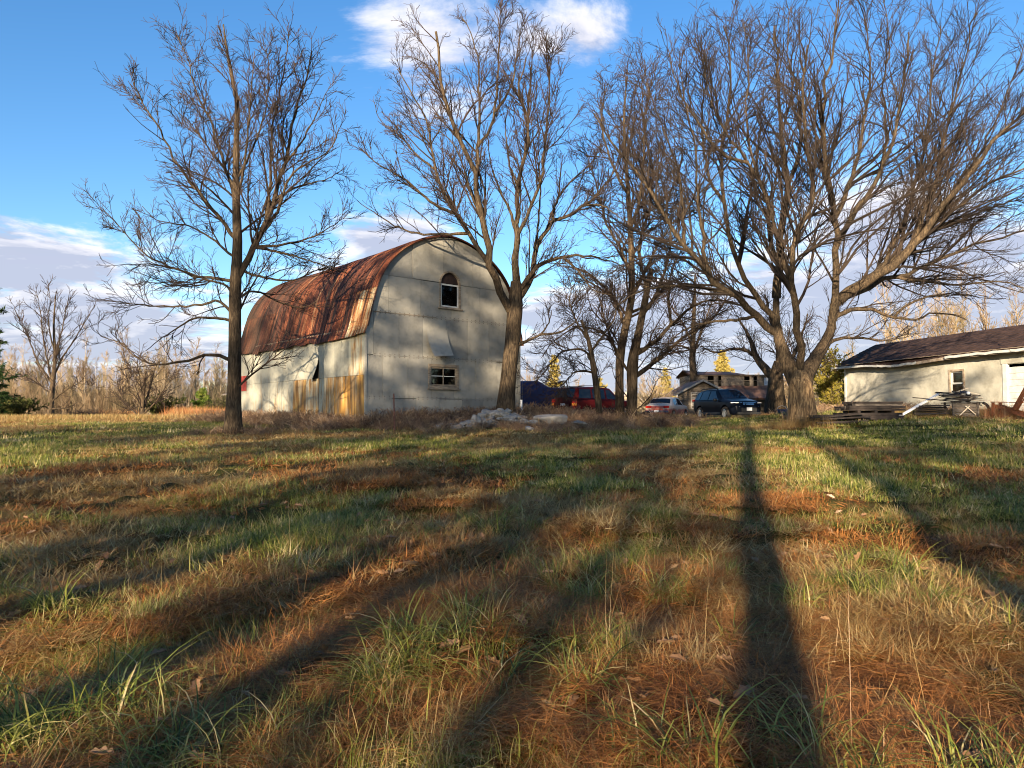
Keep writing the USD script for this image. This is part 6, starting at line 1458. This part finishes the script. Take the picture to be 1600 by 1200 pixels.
def build_grass():
    rng = np.random.default_rng(101)
    G, S, Ru = M['grass_green'], M['grass_straw'], M['grass_rust']
    def place(x, y, keep):
        k = keep & outside(x, y); x, y = x[k], y[k]
        return x, y, np.stack([x, y, ground_z(x, y)], 1)
    # 1 the sward, in four rings: the farther, the coarser the blades and the larger the patches
    rings = (('near_grass', 'matted tawny, rust and green grass of the nearest meadow', 1.7, 6.0, 330, 0.0034, (0.05, 0.19), 0.45, 1100, 26, 0.10),
             ('meadow_grass', 'tufted straw and green grass of the near meadow', 5.6, 11.5, 640, 0.0068, (0.06, 0.19), 0.60, 760, 26, 0.14),
             ('middle_grass', 'tufted green and straw grass of the middle meadow', 11.0, 22, 1000, 0.0125, (0.06, 0.18), 0.90, 600, 26, 0.20),
             ('lawn_grass', 'green and straw grass running up to the barn and the cars', 21.5, 48, 2400, 0.022, (0.06, 0.16), 1.25, 520, 24, 0.28))
    for name, label, r0, r1, n, w, L, rad, per, cl, sg in rings:
        pr = [(*tufts(rng, per, L, w, (45, 95), (-4, 14), rad, cl, sg), S) for _ in range(4)] + [(*tufts(rng, per, (L[0], L[1] * 0.9), w, (45, 95), (-6, 14), rad, cl, sg), Ru) for _ in range(3)] + [(*tufts(rng, per, (L[0], L[1] * 0.82), w, (15, 78), (6, 20), rad, cl, sg), G) for _ in range(4)]
        x, y = scatter(rng, n, r0, r1, power=0.5); x, y, p = place(x, y, np.ones(len(x), bool))
        d = np.hypot(x, y); zr = zone(x, y, 0.9, 5) + rng.normal(0, 0.08, len(x)); zg = zone(x, y, 0.33, 55) + rng.normal(0, 0.07, len(x)) + 0.15 * sstep(-x, 8, 20) * sstep(y, 32, 44)
        rust = (zr > 0.475 + 0.10 * sstep(d, 7, 15)) & (d < 19); green = (zg < 0.375 + 0.125 * sstep(d, 7, 14)) & ~rust
        idx = np.where(rust, rng.integers(4, 7, len(x)), np.where(green, rng.integers(7, 11, len(x)), rng.integers(0, 4, len(x))))
        s = rng.uniform(0.85, 1.2, len(x)); instancer(name, label, 'grass', pr, p, rng.uniform(0, 6.28, len(x)), np.stack([s, s, s * rng.uniform(0.65, 1.45, len(x))], 1), idx)
    # 2 pine needles
    pr = [(*blades(rng, 900, (0.06, 0.13), 0.0022, (76, 96), (-4, 6), 0.5, rise=0.03, segs=2), Ru) for _ in range(3)]
    x, y = scatter(rng, 900, 1.7, 8, power=1.2); z = zone(x, y, 0.5, 15); x, y, p = place(x, y, z > 0.42)
    s = rng.uniform(0.9, 1.3, len(x)); instancer('pine_litter', 'fallen rust brown pine needles strewn over the near ground', 'pine needles', pr, p, rng.uniform(0, 6.28, len(x)), np.stack([s] * 3, 1), rng.integers(0, 3, len(x)))
    # 4 tall green tussocks
    pr = [(*blades(rng, 110, (0.18, 0.50), 0.0075, (8, 66), (12, 30), 0.14, segs=5), G) for _ in range(4)]
    x, y = scatter(rng, 900, 1.9, 11, power=1.3); z = zone(x, y, 0.8, 35); x, y, p = place(x, y, z > 0.56)
    hand = [(-2.9, 3.4), (-2.5, 3.6), (-2.15, 3.3), (-0.75, 3.25), (-0.35, 3.2), (0.1, 3.5), (0.35, 3.9), (0.15, 3.15), (0.55, 3.3), (-0.1, 3.9), (-3.3, 3.9), (-1.9, 3.5), (-2.7, 3.1), (0.75, 3.05), (1.15, 3.15), (2.2, 3.1), (-0.6, 4.2), (3.0, 4.6), (1.3, 2.9), (1.0, 2.7), (0.9, 6.6), (-0.9, 8.2), (-0.5, 8.4), (-0.2, 7.9), (0.2, 8.0), (-1.5, 4.4), (1.75, 2.8), (-3.6, 4.4), (2.6, 3.6), (1.35, 4.6), (2.0, 5.2)]
    hx = np.array([h[0] for h in hand]); hy = np.array([h[1] for h in hand]); x = np.concatenate([x, hx]); y = np.concatenate([y, hy]); p = np.stack([x, y, ground_z(x, y)], 1)
    s = rng.uniform(0.55, 1.0, len(x)); s[-len(hand):] = rng.uniform(0.85, 1.3, len(hand)); instancer('green_tussocks', 'taller arching green grass tussocks in the near meadow', 'grass', pr, p, rng.uniform(0, 6.28, len(x)), np.stack([s] * 3, 1), rng.integers(0, 4, len(x)))
    # 5 straw tussocks
    pr = [(*blades(rng, 90, (0.18, 0.42), 0.0036, (15, 75), (8, 24), 0.10, segs=4), S) for _ in range(4)]
    x, y = scatter(rng, 1500, 1.9, 14, power=1.1); z = zone(x, y, 0.7, 45); x, y, p = place(x, y, z > 0.54)
    s = rng.uniform(0.4, 0.9, len(x)); instancer('straw_tussocks', 'pale dry grass tussocks in the near meadow', 'grass', pr, p, rng.uniform(0, 6.28, len(x)), np.stack([s] * 3, 1), rng.integers(0, 4, len(x)))
    # 6 single stalks
    pr = []
    for k in range(4):
        st = blades(rng, 3, (0.45, 0.8), 0.0032, (5, 30), (2, 9), 0.12, segs=5); pr.append((*st, S))
    x, y = scatter(rng, 420, 2.2, 20, power=1.0); x, y, p = place(x, y, np.ones(len(x), bool))
    s = rng.uniform(0.5, 1.1, len(x)); instancer('dry_stalks', 'thin dry grass stalks standing above the meadow', 'grass', pr, p, rng.uniform(0, 6.28, len(x)), np.stack([s] * 3, 1), rng.integers(0, 4, len(x)))
    # 7 fallen leaves
    pr = []
    for k in range(3):
        u = np.linspace(-1, 1, 7); prof = 0.42 * (1 - u ** 2) ** 0.7 * (1 + 0.25 * np.cos(u * 9)); V = []
        for ui, w in zip(u, prof):
            for sgn in (-1, 0, 1): V.append((ui * 0.055, sgn * w * 0.055, 0.012 + 0.018 * abs(sgn) * w * (1 + k) + 0.012 * ui * ui * (k - 1)))
        i, j = np.meshgrid(np.arange(6), np.arange(2), indexing='ij'); q = np.stack([i * 3 + j, (i + 1) * 3 + j, (i + 1) * 3 + j + 1, i * 3 + j + 1], -1).reshape(-1, 4)
        pr.append((np.array(V), np.vstack([q[:, [0, 1, 2]], q[:, [0, 2, 3]]]), np.full(len(V), 0.1 * (k - 1)), M['dead_leaf']))
    x, y = scatter(rng, 1000, 1.9, 10, power=1.2); x, y, p = place(x, y, np.ones(len(x), bool)); p[:, 2] += rng.uniform(0.01, 0.05, len(x))
    s = rng.uniform(0.6, 1.2, len(x)); instancer('fallen_leaves', 'curled brown fallen leaves lying in the near grass', 'leaves', pr, p, rng.uniform(0, 6.28, len(x)), np.stack([s] * 3, 1), rng.integers(0, 3, len(x)), tilt=rng.normal(0, 0.5, (len(x), 1)))
    # 8b scattered taller straw clumps in the middle distance
    pr = [(*blades(rng, 60, (0.14, 0.34), 0.008, (8, 65), (8, 22), 0.16), S) for _ in range(3)]
    x, y = scatter(rng, 1500, 12, 45, power=0.9); z = zone(x, y, 0.5, 65); x, y, p = place(x, y, z > 0.5)
    s = rng.uniform(0.5, 1.1, len(x)); instancer('straw_clumps', 'scattered pale dry clumps standing in the middle meadow', 'grass', pr, p, rng.uniform(0, 6.28, len(x)), np.stack([s] * 3, 1), rng.integers(0, 3, len(x)))
    # 9 far field
    pr = [(*blades(rng, 220, (0.12, 0.36), 0.028, (5, 55), (4, 14), 1.4), m) for m in (S, S, G)]
    x, y = scatter(rng, 5200, 44, 130, power=1.0); x, y, p = place(x, y, np.ones(len(x), bool))
    s = rng.uniform(0.7, 1.3, len(x)); instancer('field_grass', 'dry straw field grass far behind the barn', 'grass', pr, p, rng.uniform(0, 6.28, len(x)), np.stack([s] * 3, 1), np.where(rng.random(len(x)) < 0.85, rng.integers(0, 2, len(x)), 2))
    # 10 dead weeds and brambles along the foot of the barn and round the trees
    pr = []
    for k in range(5):
        n = 34; a = rng.uniform(0, 6.28, n); L = rng.uniform(0.35, 0.95, n); s_ = np.linspace(0, 1, 7); arch = rng.uniform(0.3, 1.0, n)
        b0 = rng.normal(0, 0.22, (n, 2))
        P = np.stack([b0[:, 0, None] + np.cos(a)[:, None] * L[:, None] * s_ * arch[:, None], b0[:, 1, None] + np.sin(a)[:, None] * L[:, None] * s_ * arch[:, None], L[:, None] * (s_ * 1.1 - 0.75 * arch[:, None] * s_ ** 2) - 0.03], -1) + rng.normal(0, 0.012, (n, 7, 3))
        R = np.linspace(0.010, 0.006, 7)[None].repeat(n, 0)
        c, cr = spawn(P, R, rng, 90, 0.2, 0.35, 0.1, 0.35, (30, 75), 0.05, 4, 0.3, 0.005)
        v1, f1 = tubes(P, R, 3); v2, f2 = tubes(c, cr, 3); v, f = join([(v1, f1), (v2, f2)])
        t = np.concatenate([np.repeat(rng.normal(0, 0.26, n), 21), np.repeat(rng.normal(0.02, 0.26, 90), 12)])
        b = blades(rng, 46, (0.2, 0.6), 0.015, (5, 60), (5, 18), 0.35)
        v, f = join([(v, f), (b[0], b[1])]); t = np.concatenate([t, b[2] * 1.3 + 0.18]); pr.append((v, f, t, M['weed']))
    L_ = np.array([-0.6517, 0.7585]); R_ = np.array([0.7585, 0.6517]); C0 = np.array([-5.52, 28.0]); X, Y, S_ = [], [], []
    for _ in range(560):                        # in front of the gable
        s1 = rng.uniform(-0.3, 8.6); o = abs(rng.normal(0, 1.2)) + 0.2; q = C0 + R_ * s1 - L_ * o * (0.65 + 0.12 * s1); X.append(q[0]); Y.append(q[1]); S_.append(rng.uniform(0.55, 1.1) * (1.05 if o < 1.2 else 0.7))
    for _ in range(420):                        # along the side wall
        s1 = rng.uniform(-0.8, 13.0); o = abs(rng.normal(0, 0.9)) + 0.25; q = C0 + L_ * s1 - R_ * o; X.append(q[0]); Y.append(q[1]); S_.append(rng.uniform(0.45, 0.9))
    for px, d, n, sp, sc in ((830, 26.2, 110, 1.5, 0.55), (880, 29, 120, 1.4, 0.9), (960, 30.5, 120, 1.5, 0.8), (930, 34, 90, 1.8, 1.0), (1012, 33.5, 40, 0.8, 0.7), (850, 33, 90, 1.2, 1.1), (365, 25.5, 40, 0.8, 0.5), (1228, 42, 40, 1.0, 0.9), (1330, 30.5, 40, 1.6, 0.6), (1440, 30, 50, 1.4, 0.6)):
        p = at(px, 650, d)
        for _ in range(n): X.append(p[0] + rng.normal(0, sp)); Y.append(p[1] + rng.normal(0, sp * 0.6)); S_.append(rng.uniform(0.6, 1.2) * sc)
    X, Y, S_ = np.array(X), np.array(Y), np.array(S_); k = outside(X, Y); X, Y, S_ = X[k], Y[k], S_[k]
    instancer('dead_weeds', 'tangled reddish brown dead weeds along the foot of the barn and slim trees', 'weeds', pr, np.stack([X, Y, ground_z(X, Y)], 1), rng.uniform(0, 6.28, len(X)), np.stack([S_] * 3, 1), rng.integers(0, 5, len(X)))
    # 11 orange weeds on the left, tall dry grass by the chair
    pr = [(*blades(rng, 90, (0.25, 0.85), 0.022, (0, 40), (2, 12), 0.8), m) for m in (M['weed_orange'], M['weed_orange'], S)]
    X, Y = [], []
    for _ in range(260):
        p = at(rng.uniform(272, 362), 650, rng.uniform(50, 62)); X.append(p[0]); Y.append(p[1])
    for _ in range(40):
        p = at(rng.uniform(150, 215), 650, rng.uniform(62, 70)); X.append(p[0]); Y.append(p[1])
    X, Y = np.array(X), np.array(Y); s = rng.uniform(0.7, 1.3, len(X)); instancer('orange_weeds', 'rust orange field weeds left of the barn', 'weeds', pr, np.stack([X, Y, ground_z(X, Y)], 1), rng.uniform(0, 6.28, len(X)), np.stack([s] * 3, 1), rng.integers(0, 3, len(X)))
    pr = [(*blades(rng, 60, (0.5, 1.0), 0.006, (4, 35), (3, 12), 0.15, az=0.8, segs=5), M['weed_orange']) for _ in range(2)] + [(*blades(rng, 70, (0.3, 0.7), 0.006, (4, 40), (3, 14), 0.2, segs=4), S)]
    X, Y = [], []
    for px, d, n, sp in ((1577, 25.6, 26, 0.45), (1250, 25.9, 60, 0.7), (1268, 25.8, 40, 0.6), (1450, 27.5, 30, 0.9), (985, 29.2, 60, 1.0), (1540, 27, 20, 0.6)):
        p = at(px, 650, d)
        for _ in range(n): X.append(p[0] + rng.normal(0, sp)); Y.append(p[1] + rng.normal(0, sp * 0.5))
    X, Y = np.array(X), np.array(Y); s = rng.uniform(0.5, 1.0, len(X)); idx = np.where(np.arange(len(X)) < 26, rng.integers(0, 2, len(X)), 2)
    instancer('tall_dry_grass', 'tall dry grass round the thick trunk and the garden chair', 'grass', pr, np.stack([X, Y, ground_z(X, Y)], 1), rng.uniform(-0.6, 0.6, len(X)) + np.where(idx == 2, rng.uniform(0, 6.28, len(X)), 0), np.stack([s] * 3, 1), idx)
build_grass()
